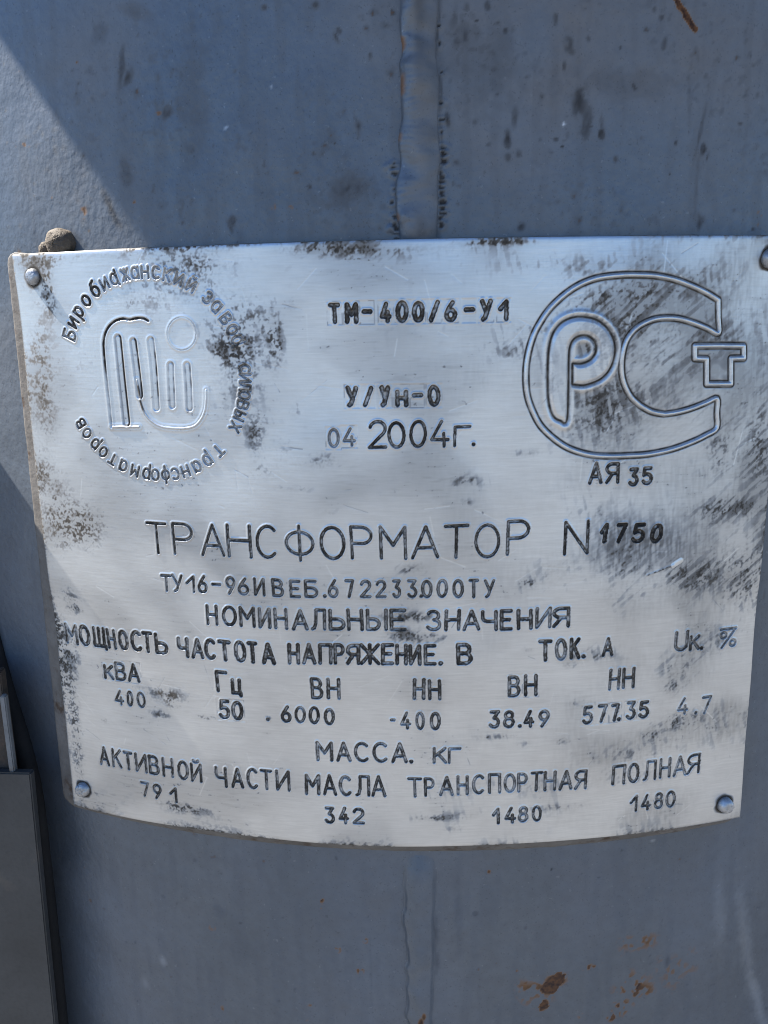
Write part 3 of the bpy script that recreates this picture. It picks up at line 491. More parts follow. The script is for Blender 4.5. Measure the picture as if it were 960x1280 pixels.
# the welded strip: a low uneven ridge, in one length above and one below the plate
def strip(va, L, Rr, hk, seed, low):
    s = np.linspace(-.06, 1.06, 56)
    S, Vv = np.meshgrid(s, va)
    a, b = edge_u(L, Vv), edge_u(Rr, Vv)
    ny, nx = S.shape
    f1 = field(ny, nx, .4, .12, 1.4, 1.1, seed) - .5
    f2 = field(ny, nx, .4, .12, .5, .5, seed + 1) - .5
    f3 = field(ny, nx, .4, .12, 3.5, 1.5, seed + 2) - .5
    wob = field(ny, nx, .4, 50., 2.2, .001, seed + 3)[:, :1] - .5
    Uu = a + (b - a) * S + wob * (1.6 - 1.1 * sstep(.15, .85, S))
    e = np.clip(S, 0, 1)
    prof = .75 * (1 - np.clip(abs(e - .42) / np.where(e < .42, .42, .58), 0, 1) ** 2) + .25 * sstep(0, .06, e) * (1 - sstep(.94, 1.0, e))
    rip = np.sin(Vv * 4.1 + 2.0 * e + 9 * f3 + 4 * f1) * .045 * (f1 + .9) * sstep(0, .05, e) * (1 - sstep(.35, .65, e)) * (0 if low else 1)
    H = -.35 + hk * prof * (1 + .45 * f3) + .30 * hk * f1 * prof + .13 * f2 * (e > 0) * (e < 1) + rip
    if low:
        pl = .65 * sstep(-.05, .38, e) * (1 - sstep(.42, 1.0, e)) + .35 * sstep(0, .14, e) * (1 - sstep(.86, 1, e))
        H = -.04 + hk * .62 * pl * (1 + .35 * f3) + .05 * f1 * pl
        H = -.6 + (H + .6) * (1 - sstep(-112, -99, Vv))
    H = np.where((S < 0) | (S > 1), -.9, H)
    idx = np.arange(ny * nx).reshape(ny, nx)
    q = np.stack([idx[:-1, :-1], idx[:-1, 1:], idx[1:, 1:], idx[1:, :-1]], -1).reshape(-1, 4)
    if low:
        dk = .25 * sstep(.75, 1., e) * (f1 + .5) + blobs(Uu, Vv, T_DARK, f1, 5, .1)
        rs = blobs(Uu, Vv, T_RUST, f1, 5, .3)
    else:
        dk = .45 * np.exp(-((e - .5) / .18) ** 2) * sstep(125, 160, Vv) * (.4 + f1 + .5) + .35 * np.exp(-((e - .57) / .16) ** 2 - ((Vv - 97) / 4.5) ** 2) * (.5 + f2 + .5) + .25 * sstep(.35, 1, e) * (f1 + .5)
        rs = .5 * np.exp(-((e - .05) / .08) ** 2) * sstep(.8, 1., f1 + .5)
    me = mesh_np('weld_strip', P(Uu, Vv, H).reshape(-1, 3), q, None,
                 dict(dark=np.clip(dk, 0, 1).ravel(), rust=np.clip(rs, 0, 1).ravel(), scuff_sheen=(0 * dk).ravel(), dust=np.clip(dust(Uu, Vv) * sstep(.25, .6, e) + (.40 + .3 * f1) * sstep(.1, .6, e) * (Vv > 0) + .15 * (Vv > 0), 0, 1).ravel()))
    return link('weld_strip', me, M_TANK, tank)


strip(np.arange(88, 182, .4), SEAM_LT, SEAM_RT, 3.9, 20, False)
strip(np.arange(-255, -88, .4), SEAM_LB, SEAM_RB, 4.2, 30, True)

# unseen plate added to throw the diagonal shadow over the tank's top
_sv = np.array(sv) * 1000
_p = [P(-118, 155, 0) * 1000, P(-87, 114.6, 0) * 1000]        # the photograph shows the shadow's edge through these two points
CASTER_Z = 430.0
_a, _b = [q + _sv * (((Z0 * 1000 + CASTER_Z) - q[2]) / _sv[2]) for q in _p]
bm = bmesh.new()
def lx(y):
    return _a[0] + (_b[0] - _a[0]) * (y - _a[1]) / (_b[1] - _a[1])
pts = [(lx(-45), -45), (430, -45), (430, RP + 380), (lx(RP + 380) if lx(RP + 380) < 0 else -330, RP + 380)]
lo_v = [bm.verts.new((x * MM, y * MM, Z0 + CASTER_Z * MM)) for x, y in pts]
hi_v = [bm.verts.new((x * MM, y * MM, Z0 + (CASTER_Z + 14) * MM)) for x, y in pts]
bm.faces.new(lo_v[::-1])
bm.faces.new(hi_v)
for k in range(4):
    bm.faces.new((lo_v[k], lo_v[(k + 1) % 4], hi_v[(k + 1) % 4], hi_v[k]))
caster = bm_obj('shadow_plate', bm, M_BRKT, tank)

# painted-over stud that peeks out above the plate's upper left corner
def stud(u, v, r, hgt, seed, name, sq=1.0):
    t, up, n = frame(u)
    bm = bmesh.new()
    c = Vector(P(u, v, 0).tolist())
    rg = np.random.default_rng(seed)
    na, nr = 40, 18
    ph = rg.uniform(0, 6.28, 8)
    rings = []
    for i in range(nr + 1):
        a = i / nr
        if a < .4:
            rr, hh = r, hgt * .45 * a / .4
        else:
            q = (a - .4) / .6 * math.pi / 2
            rr, hh = r * math.cos(q), hgt * (.45 + .55 * math.sin(q))
        ring = []
        for k in range(na):
            b = 2 * math.pi * k / na
            j = 1 + .03 * math.sin(3 * b + ph[0]) + .02 * math.sin(7 * b + 5 * a + ph[1]) + .014 * rg.standard_normal()
            ring.append(bm.verts.new(c + t * (rr * j * sq * math.cos(b) * MM) + up * (rr * j * math.sin(b) * MM) + n * ((hh * (1 + 0.022 * rg.standard_normal()) - .5) * MM)))
        rings.append(ring)
    for i in range(nr):
        for k in range(na):
            bm.faces.new((rings[i][k], rings[i][(k + 1) % na], rings[i + 1][(k + 1) % na], rings[i + 1][k]))
    bm.faces.new(rings[-1])
    return bm_obj(name, bm, M_STUD, tank, True)


stud(-103.4, 98.2, 4.6, 5.5, 3, 'stud')
stud(-110.2, 96.6, 2.6, 3.0, 5, 'stud_washer', .8)

# ---------------------------------------------------------------- nameplate
plate = thing('nameplate', 'bent aluminium rating plate stamped with Cyrillic lettering, riveted across the round tank',
              'nameplate', P(0, -95, 0).tolist())

# single-stroke stamping alphabet
def arc(cx, cy, rx, ry, a0, a1, n=12):
    return [(cx + rx * math.cos(R_(a0 + (a1 - a0) * i / n)), cy + ry * math.sin(R_(a0 + (a1 - a0) * i / n))) for i in range(n + 1)]


G = {
    'А': (.7, [[(0, 0), (.35, 1), (.7, 0)], [(.13, .32), (.57, .32)]]),
    'Б': (.58, [[(.52, 1), (0, 1), (0, 0), (.3, 0)] + arc(.3, .28, .28, .28, -90, 90) + [(0, .56)]]),
    'В': (.6, [[(0, .54), (0, 1), (.3, 1)] + arc(.3, .77, .24, .23, 90, -90) + [(0, .54), (0, 0), (.3, 0)] + arc(.3, .27, .29, .27, -90, 90) + [(0, .54)]]),
    'Г': (.5, [[(0, 0), (0, 1), (.5, 1)]]),
    'Е': (.52, [[(.52, 1), (0, 1), (0, 0), (.52, 0)], [(0, .52), (.42, .52)]]),
    'Ж': (.9, [[(.45, 0), (.45, 1)], [(0, 1), (.45, .5), (0, 0)], [(.9, 1), (.45, .5), (.9, 0)]]),
    'З': (.56, [arc(.26, .76, .25, .24, 150, -80) + arc(.26, .27, .3, .27, 85, -150)]),
    'И': (.6, [[(0, 1), (0, 0), (.6, 1), (.6, 0)]]),
    'Й': (.6, [[(0, 1), (0, 0), (.6, 1), (.6, 0)], arc(.3, 1.24, .16, .1, 190, 350)]),
    'К': (.58, [[(0, 0), (0, 1)], [(.55, 1), (0, .42)], [(.2, .62), (.58, 0)]]),
    'Л': (.62, [[(0, 0), (.1, .05), (.17, .3), (.19, 1), (.62, 1), (.62, 0)]]),
    'М': (.74, [[(0, 0), (0, 1), (.37, .42), (.74, 1), (.74, 0)]]),
    'Н': (.6, [[(0, 0), (0, 1)], [(.6, 0), (.6, 1)], [(0, .52), (.6, .52)]]),
    'О': (.66, [arc(.33, .5, .33, .5, 90, 450, 24)]),
    'П': (.6, [[(0, 0), (0, 1), (.6, 1), (.6, 0)]]),
    'Р': (.58, [[(0, 0), (0, 1), (.3, 1)] + arc(.3, .74, .28, .26, 90, -90) + [(0, .48)]]),
    'С': (.66, [arc(.35, .5, .35, .5, 48, 312, 18)]),
    'Т': (.62, [[(0, 1), (.62, 1)], [(.31, 1), (.31, 0)]]),
    'У': (.6, [[(0, 1), (.31, .40)], [(.6, 1), (.22, .08), (.08, 0)]]),
    'Ф': (.84, [[(.42, -.05), (.42, 1.05)], arc(.42, .5, .42, .36, 0, 360, 24)]),
    'Ч': (.55, [[(0, 1), (0, .68)] + arc(.2, .66, .2, .2, 180, 270, 6) + [(.55, .46)], [(.55, 1), (.55, 0)]]),
    'Щ': (.9, [[(0, 1), (0, 0), (.8, 0), (.8, 1)], [(.4, 1), (.4, 0)], [(.8, 0), (.92, 0), (.92, -.16)]]),
    'Ь': (.56, [[(0, 1), (0, 0), (.28, 0)] + arc(.28, .27, .28, .27, -90, 90) + [(0, .54)]]),
    'Ы': (.82, [[(0, 1), (0, 0), (.25, 0)] + arc(.25, .27, .26, .27, -90, 90) + [(0, .54)], [(.82, 0), (.82, 1)]]),
    'Я': (.58, [[(.58, 0), (.58, 1), (.28, 1)] + arc(.28, .74, .28, .26, 90, 270) + [(.58, .48)], [(.3, .48), (0, 0)]]),
    'N': (.62, [[(0, 0), (0, 1), (.62, 0), (.62, 1)]]),
    'U': (.6, [[(0, 1), (0, .3)] + arc(.3, .3, .3, .3, 180, 360) + [(.6, 1)]]),
    '0': (.56, [arc(.28, .5, .28, .5, 90, 450, 24)]),
    '1': (.32, [[(0, .58), (.32, 1), (.32, 0)]]),
    '2': (.56, [arc(.28, .72, .27, .28, 165, -38) + [(0, 0), (.57, 0)]]),
    '3': (.54, [[(.02, 1), (.5, 1), (.22, .60)] + arc(.24, .29, .29, .29, 88, -150)]),
    '4': (.58, [[(.36, 1), (0, .27), (.58, .27)], [(.43, .52), (.43, 0)]]),
    '5': (.54, [[(.5, 1), (.08, 1), (.04, .55)] + arc(.25, .31, .29, .31, 120, -150)]),
    '6': (.56, [[(.42, 1), (.14, .62), (.02, .38)] + arc(.28, .29, .28, .29, 160, 520, 20)]),
    '7': (.54, [[(0, 1), (.54, 1), (.18, 0)]]),
    '8': (.54, [arc(.27, .77, .22, .23, 0, 360, 18), arc(.27, .28, .27, .28, 0, 360, 18)]),
    '9': (.56, [[(.14, 0), (.42, .38), (.54, .62)] + arc(.28, .71, .28, .29, -20, 340, 20)]),
    '/': (.5, [[(0, 0), (.5, 1)]]),
    '-': (.5, [[(0, .55), (.5, .55)]]),
    '.': (.12, [[(.05, .03), (.07, .03)]]),
    '%': (.8, [[(0, 1.12), (.75, 1.12)], [(.08, 0), (.66, 1)], arc(.14, .76, .14, .18, 0, 360, 12), arc(.62, .22, .14, .18, 0, 360, 12)]),
    'р': (.5, [[(0, -.3), (0, .72)], arc(.25, .36, .25, .36, 0, 360, 18)]),
    'а': (.5, [arc(.25, .36, .25, .36, 0, 360, 18), [(.5, .72), (.5, 0)]]),
    'б': (.52, [[(.46, 1.05), (.2, .95), (.04, .62), (0, .36)] + arc(.26, .34, .26, .34, 180, 540, 18)]),
    'д': (.56, [arc(.25, .36, .25, .36, 0, 360, 18), [(.5, .9), (.5, 0)], [(.5, 0), (.56, -.12)]]),
    'ц': (.52, [[(0, .72), (0, 0), (.46, 0), (.46, .72)], [(.46, 0), (.54, 0), (.54, -.16)]]),
    'ы': (.64, [[(0, .72), (0, 0), (.2, 0)] + arc(.2, .2, .2, .2, -90, 90) + [(0, .4)], [(.6, 0), (.6, .72)]]),
    'ф': (.66, [[(.33, -.25), (.33, .95)], arc(.33, .36, .33, .32, 0, 360, 20)]),
    'й': (.46, [[(0, .72), (0, 0), (.46, .72), (.46, 0)], arc(.23, .95, .13, .09, 190, 350)]),
}
for lo_, up_ in (('г', 'Г'), ('к', 'К'), ('н', 'Н'), ('и', 'И'), ('о', 'О'), ('в', 'В'), ('ж', 'Ж'), ('с', 'С'), ('з', 'З'), ('л', 'Л'), ('х', None), ('т', 'Т'), ('м', 'М')):
    if up_:
        gw, gs = G[up_]
    else:
        gw, gs = .6, [[(0, 0), (.6, 1)], [(0, 1), (.6, 0)]]
    G[lo_] = (gw * .8, [[(x * .8, y * .74) for x, y in s] for s in gs])

PU0, PU1, PV0, PV1 = -119.6, 120.2, -95.5, 95.4
NX, NY = 1100, 876
pu = np.linspace(PU0, PU1, NX)
pv = np.linspace(PV0, PV1, NY)
dx, dy = pu[1] - pu[0], pv[1] - pv[0]
PUg, PVg = np.meshgrid(pu, pv)
BIG = 9.0
S = np.full((NY, NX), BIG)             # signed distance to the edge of the nearest groove (mm)
T = np.full((NY, NX), BIG)             # distance to its middle line over its half width
DEP = np.zeros((NY, NX))
DRT = np.zeros((NY, NX))
ID = np.zeros((NY, NX), np.int32)
BOX = np.full((NY, NX), BIG)
H = np.zeros((NY, NX))
GRM = np.zeros((NY, NX))


def win(u0, u1, v0, v1, pad):
    i0, i1 = np.searchsorted(pu, [u0 - pad, u1 + pad])
    j0, j1 = np.searchsorted(pv, [v0 - pad, v1 + pad])
    return slice(j0, j1), slice(i0, i1)


def seg_d(w, a, b):
    Uw, Vw = PUg[w], PVg[w]
    ex, ey = b[0] - a[0], b[1] - a[1]
    L2 = ex * ex + ey * ey + 1e-9
    t = np.clip(((Uw - a[0]) * ex + (Vw - a[1]) * ey) / L2, 0, 1)
    return np.hypot(Uw - a[0] - t * ex, Vw - a[1] - t * ey)


def groove(pts, hw, dirt, depth, wid):
    for a, b in zip(pts[:-1], pts[1:]):
        w = win(min(a[0], b[0]), max(a[0], b[0]), min(a[1], b[1]), max(a[1], b[1]), hw + 1.5)
        d = seg_d(w, a, b)
        s = d - hw
        k = s < S[w]
        S[w] = np.where(k, s, S[w])
        T[w] = np.where(k, d / hw, T[w])
        DEP[w] = np.where(k, depth, DEP[w])
        DRT[w] = np.where(k, dirt, DRT[w])
        ID[w] = np.where(k, wid, ID[w])


rnd = random.Random(4)
PIECES = []          # (name, label) for id 1..n


def place(ch, f, hw, dirt, depth, wid):
    gw, strokes = G[ch]
    for st in strokes:
        groove([f(x, y, gw) for x, y in st], hw, dirt, depth, wid)


for kind, text, L, hw, dirt, slant, box, depth in WORDS:
    PIECES.append((kind, None))
    wid = len(PIECES)
    hs = sorted(x[3] for x in L)[len(L) // 2]
    for ch, (u0, u1, v, hh) in zip(text, L):
        hgt = hs * rnd.uniform(.97, 1.03)
        rot = rnd.uniform(-.03, .03)
        m = hw * .55
        gw = G[ch][0]
        a, b = u0 + m, u1 - m
        if ch == '.':
            a, b = (u0 + u1) / 2 - .1, (u0 + u1) / 2 + .1
        sx = (b - a) / max(gw, .05)

        def f(x, y, gw_, a=a, sx=sx, v=v, hgt=hgt, rot=rot):
            X_, Y_ = x * sx, y * (hgt - hw) + hw * .4
            return (a + X_ + (slant + rot) * Y_, v + Y_ + rot * X_)
        place(ch, f, hw * (1.25 if ch == '.' else rnd.uniform(.92, 1.08)), dirt * rnd.uniform(.82, 1.05), depth, wid)
        if box and ch != '.':
            bu0, bu1, bv0, bv1 = u0 - .8, max(u1, u0 + 2.6) + .7, v - .7, v + hs + .6
            w = win(bu0, bu1, bv0, bv1, 1.2)
            q = np.maximum(np.maximum(bu0 - PUg[w], PUg[w] - bu1), np.maximum(bv0 - PVg[w], PVg[w] - bv1))
            BOX[w] = np.minimum(BOX[w], q)

# the maker's name round the emblem
RC, RR = (-72.38, 58.23), 30.35
RING = [
    ('Биробиджанский', [-65.4, -57.8, -50.2, -41.8, -33.2, -25.8, -18.8, -11.4, -5.1, 1.2, 8.0, 14.9, 22.1, 30.2], (1.0, .30)),
    ('завод', [41.6, 48.4, 56.9, 63.7, 70.1], (.45, .55)),
    ('силовых', [86.1, 91, 95.9, 100.7, 106.3, 112.8, 119.7], (.6, .75)),
    ('трансформаторов', [137.2, 146.6, 154.2, 162.2, 169.2, 175.5, 182.1, 187.9, 195.5, 203.5, 211.4, 218.9, 225.9, 234, 240.9], (.5, .8)),
]
for text, angs, (d0, d1) in RING:
    PIECES.append(('engraved_ring_word', None))
    wid = len(PIECES)
    for i, (ch, an) in enumerate(zip(text, angs)):
        a = R_(an)
        gw = G[ch][0]
        k = i / (len(text) - 1)
        dirt = d0 + (d1 - d0) * k
        if text[0] == 'Б':
            dirt = 1.05 if i < 5 else (.7 if i < 7 else .4)
        dirt *= rnd.uniform(.85, 1.1)
        sc = 4.35
        sxw = min(1.0, 2.3 / (gw * sc)) if ch not in 'ы' else .85

        def f(x, y, gw_, a=a):
            xx, yy = (x - gw_ / 2) * sc * sxw, (y - (.5 if ch == 'Б' else .36)) * sc
            rr = RR + yy
            return (RC[0] + rr * math.sin(a) + xx * math.cos(a), RC[1] + rr * math.cos(a) - xx * math.sin(a))
        place(ch, f, .38 if text[0] == 'Б' and i < 5 else .32, dirt, .36, wid)

# letters pressed into the metal
n_fine = field(NY, NX, dy, dx, .22, .22, 51)
n_mid = field(NY, NX, dy, dx, .7, .9, 52)
n_lrg = field(NY, NX, dy, dx, 5, 6, 53)
n_big = field(NY, NX, dy, dx, 16, 20, 54)
n_str = field(NY, NX, dy, dx, .22, 1.5, 55)
n_dia = field(NY, NX, dy, dx, .25, .9, 56, .6)
n_ver = field(NY, NX, dy, dx, 1.1, .25, 57)
Tj = T + (n_fine - .5) * .25
H += -DEP * (1 - sstep(.30, 1.10, T))
rim = np.exp(-((S - .24) / .22) ** 2) * (S < 2)
H += .18 * rim * (DEP > 0)
H += -.07 * (1 - sstep(-.12, .22, BOX))
H += .035 * np.exp(-((BOX - .3) / .25) ** 2)
let = DRT * (1 - sstep(.85, 1.30, Tj))
floor = .52 + .40 * (n_mid - .5) + .4 * (n_fine - .5)        # floors are brushed cleaner than the walls
wall = 1.08 + .7 * (n_mid - .62)
let *= np.clip(floor + (wall - floor) * sstep(.42, .78, Tj), 0, 1)
let = np.clip(1.02 * let, 0, 1)
GRM = np.maximum(GRM, 1 - (1 - let) ** 1.25)
GRM = np.maximum(GRM, .35 * np.exp(-((BOX + .05) / .16) ** 2) * sstep(.55, .85, n_mid))


# ---- conformity mark: C outline and T outline are raised beads, the P a raised pad
def poly_d(pts, w, closed=True):
    d = np.full(PUg[w].shape, 99.)
    pts = list(pts) + ([pts[0]] if closed else [])
    for a, b in zip(pts[:-1], pts[1:]):
        d = np.minimum(d, seg_d(w, a, b))
    return d


def smooth_poly(pts, closed, n=6, corners=()):
    """Catmull-Rom through the points, straight at listed corners"""
    m = len(pts)
    out = []
    for i in range(m if closed else m - 1):
        p1, p2 = pts[i], pts[(i + 1) % m]
        p0 = pts[(i - 1) % m] if (closed or i > 0) and i not in corners else p1
        p3 = pts[(i + 2) % m] if (closed or i + 2 < m) and (i + 1) % m not in corners else p2
        for k in range(n):
            t = k / n
            out.append(tuple(.5 * (2 * p1[j] + (p2[j] - p0[j]) * t + (2 * p0[j] - 5 * p1[j] + 4 * p2[j] - p3[j]) * t * t + (-p0[j] + 3 * p1[j] - 3 * p2[j] + p3[j]) * t ** 3) for j in (0, 1)))
    if not closed:
        out.append(pts[-1])
    return out


def inside(pts, w):
    Uw, Vw = PUg[w], PVg[w]
    r = np.zeros(Uw.shape, bool)
    for (x0, y0), (x1, y1) in zip(pts, pts[1:] + pts[:1]):
        if y0 == y1:
            continue
        k = ((y0 > Vw) != (y1 > Vw)) & (Uw < (x1 - x0) * (Vw - y0) / (y1 - y0) + x0)
        r ^= k
    return r


def bbox(pts):
    x, y = [p[0] for p in pts], [p[1] for p in pts]
    return min(x), max(x), min(y), max(y)


PIECES.append(('conformity_mark', None))
CM = len(PIECES)
for pts, hw in ((smooth_poly(CM_C, True, 4, (0, 36, 38, 55, 56)), .62), (CM_T, .68)):
    w = win(*bbox(pts), 4)
    d = poly_d(pts, w)
    nf, nm = n_fine[w], n_mid[w]
    H[w] += .60 * (1 - sstep(hw * .35, hw * 1.15, d)) - .14 * np.exp(-((d - hw * 1.45) / .26) ** 2)
    gl = np.exp(-((d - hw * 1.42) / .27) ** 2) * np.clip(.65 + .6 * nm, 0, 1)
    GRM[w] = np.maximum(GRM[w], gl)
    wear = (1 - sstep(hw * .5, hw * .9, d)) * .5 * sstep(.72, .9, nm)
    GRM[w] = np.where(d < hw * .9, wear, GRM[w])
    ID[w] = np.where(d < hw * 1.7, CM, ID[w])
    S[w] = np.where(d < hw * 1.7, -1, S[w])
# bowl of the C sits a little lower
Cs = smooth_poly(CM_C, True, 4, (0, 36, 38, 55, 56))
w = win(*bbox(Cs), 2)
ins = inside(Cs, w)
H[w] -= .10 * ins * sstep(.4, 1.4, poly_d(Cs, w))
w = win(*bbox(CM_T), 2)
ins = inside(list(CM_T), w)
d = poly_d(CM_T, w)
GRM[w] = np.maximum(GRM[w], ins * (.10 + .3 * (n_mid[w] - .5)) * sstep(.7, 1.1, d))
Ps = smooth_poly(CM_P, True, 4, (17, 19))
w = win(*bbox(Ps), 6)
ins = inside(Ps, w)
d = poly_d(Ps, w)
sd = np.where(ins, -d, d)
nm = n_mid[w]
H[w] += .62 * (1 - sstep(-1.1, .15, sd)) + .38 * np.exp(-((sd - 1.55) / .75) ** 2) - .22 * np.exp(-((sd - .45) / .3) ** 2)
GRM[w] = np.maximum(GRM[w], np.exp(-((sd - .30) / .36) ** 2) * np.clip(.7 + .6 * nm, 0, 1))
ID[w] = np.where(sd < .6, CM, ID[w])
S[w] = np.where(sd < .6, -1, S[w])

# ---- maker's emblem: thin outline, five long slots, one small ring
PIECES.append(('maker_emblem', None))
EMB = len(PIECES)


def line(pts, hw, depth, dark_f):
    pts = smooth_poly(pts, False, 5)
    w = win(*bbox(pts), 3)
    d = poly_d(pts, w, False)
    H[w] += -depth * (1 - sstep(hw * .3, hw * 1.2, d)) + .10 * np.exp(-((d - hw * 1.9) / .35) ** 2)
    dd = dark_f(PUg[w], PVg[w]) if callable(dark_f) else dark_f
    GRM[w] = np.maximum(GRM[w], dd * (1 - sstep(hw * .6, hw * 1.3, d)) * np.clip(.3 + 1.0 * n_mid[w], 0, 1))
    ID[w] = np.where(d < hw * 1.3, EMB, ID[w])
    S[w] = np.where(d < hw * 1.3, -1, S[w])


line(EM_OUT, .36, .32, lambda u, v: .25 + 1.2 * sstep(56, 66, v))  # outline darker towards its top
line(EM_BASE, .42, -.30, .25)
line(EM_LOOP, .42, -.26, lambda u, v: .15 + .55 * (u < EM_LOOP[3][0]))
line(EM_CIRC, .14, .03, .3)
for i, sl_ in enumerate(EM_SLOT):
    c = smooth_poly(sl_, False, 4)
    sw = (.95, .85, .8, .8, .8)[i]
    w = win(*bbox(c), 4)
    d = poly_d(c, w, False)
    H[w] += -.10 * (1 - sstep(.2, sw, d)) - .22 * np.exp(-((d - sw) / .26) ** 2) + .10 * np.exp(-((d - sw - .6) / .35) ** 2)
    # the right-hand flanks of the first two slots are darkest
    cu = np.interp(PVg[w], [q[1] for q in sorted(c, key=lambda q: q[1])], [q[0] for q in sorted(c, key=lambda q: q[1])])
    right = sstep(0, .5, PUg[w] - cu)
    lo = (1.35, 1.15, .9, .75, .7)[i]
    base = (.35, .2, .12, .3, .4)[i]
    GRM[w] = np.maximum(GRM[w], np.exp(-((d - sw) / .34) ** 2) * np.clip((.75, .6, .3, .3, .3)[i] + .8 * n_mid[w], 0, 1) * (base + (lo - base) * right))
    ID[w] = np.where(d < sw + .3, EMB, ID[w])
    S[w] = np.where(d < sw + .3, -1, S[w])

# ---- grime wiped over the plate
M_ = np.full((NY, NX), .03)
for u, v, rx, ry, s in GRIME:
    k = win(u - rx * 2.2, u + rx * 2.2, v - ry * 2.2, v + ry * 2.2, .5)
    q = ((PUg[k] - u) / rx) ** 2 + ((PVg[k] - v) / ry) ** 2
    M_[k] = 1 - (1 - M_[k]) * (1 - np.minimum(s * (.56 if u < -25 else .66), .80) * np.exp(-q * .8))
edge = np.minimum(np.minimum(PUg - PU0, PU1 - PUg), np.minimum(PVg - PV0, PV1 - PVg))
M_ += .30 * np.exp(-edge / .8) * (.4 + n_lrg) + .22 * np.exp(-edge / 6) * n_lrg
left = 1 - sstep(-60, 10, PUg)
n_iso = remix(.55 * n_fine + .30 * field(NY, NX, dy, dx, .45, .4, 61, .9) + .18 * n_str + .25 * n_mid)
tex = left * n_iso + (1 - left) * (.55 * n_dia + .45 * n_ver)
nn = remix(.42 * tex + .42 * n_fine + .20 * n_mid + .18 * (n_lrg - .5))
g_ = .66 * sstep(1.10 - M_, 1.62 - M_, nn) * (.70 + .30 * n_fine)
sm_a = field(NY, NX, dy, dx, .35, 2.6, 71, .7)
sm_b = field(NY, NX, dy, dx, 2.4, .4, 72, .25)
sm_c = field(NY, NX, dy, dx, .45, 3.2, 73, -.15)
wgt = n_big
smear = sm_a * wgt + sm_b * (1 - wgt)
smear = left * (.5 * smear + .5 * sm_c) + (1 - left) * smear
soft = remix(.75 * smear + .25 * tex + .20 * n_mid + .25 * (n_lrg - .5))
g_ = 1 - (1 - g_) * (1 - .52 * sstep(.87 - M_, 1.62 - M_, soft))
g_ = np.maximum(g_, .42 * sstep(.90, .985, .8 * n_fine + .2 * n_str) * sstep(.45, .85, n_lrg))
sm = np.exp(-((PUg - 80) / 17) ** 2 - ((PVg - 4.5) / 7.5) ** 2) + .6 * np.exp(-((PUg - 70) / 9) ** 2 - ((PVg - 9) / 9) ** 2)
g_ = np.maximum(g_, np.clip(.50 * sm, 0, .5) * np.clip(.25 + .6 * n_ver + .4 * n_dia, 0, 1))
GRM = np.maximum(GRM, np.clip(g_, 0, 1))
FILM = np.clip(.50 * n_big * (.35 + n_lrg) + .12 * sstep(.5, .9, n_lrg) + .40 * sstep(.10, .8, M_) + .28 * sstep(-20, 100, PUg) * n_lrg * (.3 + n_ver) + .16 * sstep(.78, .97, n_str) * n_lrg, 0, 1)
# dark rings round the rivet heads
for u, v, r0 in ((-111.7, 88.5, 2.5), (114.4, 89.0, 2.9), (-113.8, -87.6, 2.7), (113.3, -89.1, 2.6)):
    k = win(u - 8, u + 8, v - 8, v + 8, 0)
    rr = np.hypot(PUg[k] - u, PVg[k] - v)
    GRM[k] = np.maximum(GRM[k], np.clip(1.0 - sstep(r0 + .1, r0 + .9 + 1.2 * n_mid[k], rr), 0, 1) * .95)
# darkening smear across the number
FILM = np.clip(FILM + .55 * sstep(.06, .6, M_) * sstep(.35, .9, .6 * tex + .4 * n_fine), 0, 1)
CLEAN = np.zeros((NY, NX))
for pts, hw in ((Cs, .62), (CM_T, .68)):
    w = win(*bbox(pts), 3)
    CLEAN[w] = np.maximum(CLEAN[w], 1 - sstep(hw * .7, hw * 1.2, poly_d(pts, w)))
w = win(*bbox(Ps), 4)
sd = np.where(inside(Ps, w), -1, 1) * poly_d(Ps, w)
CLEAN[w] = np.maximum(CLEAN[w], .85 * (1 - sstep(-.4, .1, sd)) + np.exp(-((sd - 1.55) / .6) ** 2))
q = ((PUg - 78) / 34) ** 2 + ((PVg - 55) / 26) ** 2
FILM = np.clip(FILM + .40 * np.exp(-q ** 2) * (.25 + .5 * n_dia + .5 * n_lrg), 0, 1)
FILM *= 1 - np.clip(CLEAN, 0, 1)
GRM *= 1 - .75 * np.clip(CLEAN, 0, 1) * (GRM < .98)
FILM = np.maximum(FILM, .75 * np.exp(-((PUg - 83) / 20) ** 2 - ((PVg - 5) / 8) ** 2) * (.35 + .8 * n_ver))

H += (n_big - .5) * 1.25 + (n_lrg - .5) * .06
H += .10 * np.exp(-((np.hypot(PUg - RC[0], PVg - RC[1]) - 24) / 6) ** 2)
H -= .25 * np.exp(-edge / .35)
H += (n_str - .5) * .004
# scratches with their own bright metal
for x in range(150):
    a = (rnd.uniform(PU0 + 4, PU1 - 4), rnd.uniform(PV0 + 4, PV1 - 4))
    an, ln = rnd.gauss(0.0, .6) + (1.3 if x % 3 == 0 else 0), rnd.uniform(1.5, 11)
    b = (a[0] + ln * math.cos(an), a[1] + ln * math.sin(an))
    w = win(min(a[0], b[0]), max(a[0], b[0]), min(a[1], b[1]), max(a[1], b[1]), 1)
    d = seg_d(w, a, b)
    H[w] -= .03 * np.exp(-(d / .16) ** 2)
    if x % 4:
        FILM[w] *= 1 - .8 * np.exp(-(d / .2) ** 2)
    else:
        GRM[w] = np.maximum(GRM[w], rnd.uniform(.15, .45) * np.exp(-(d / .16) ** 2) * n_mid[w])

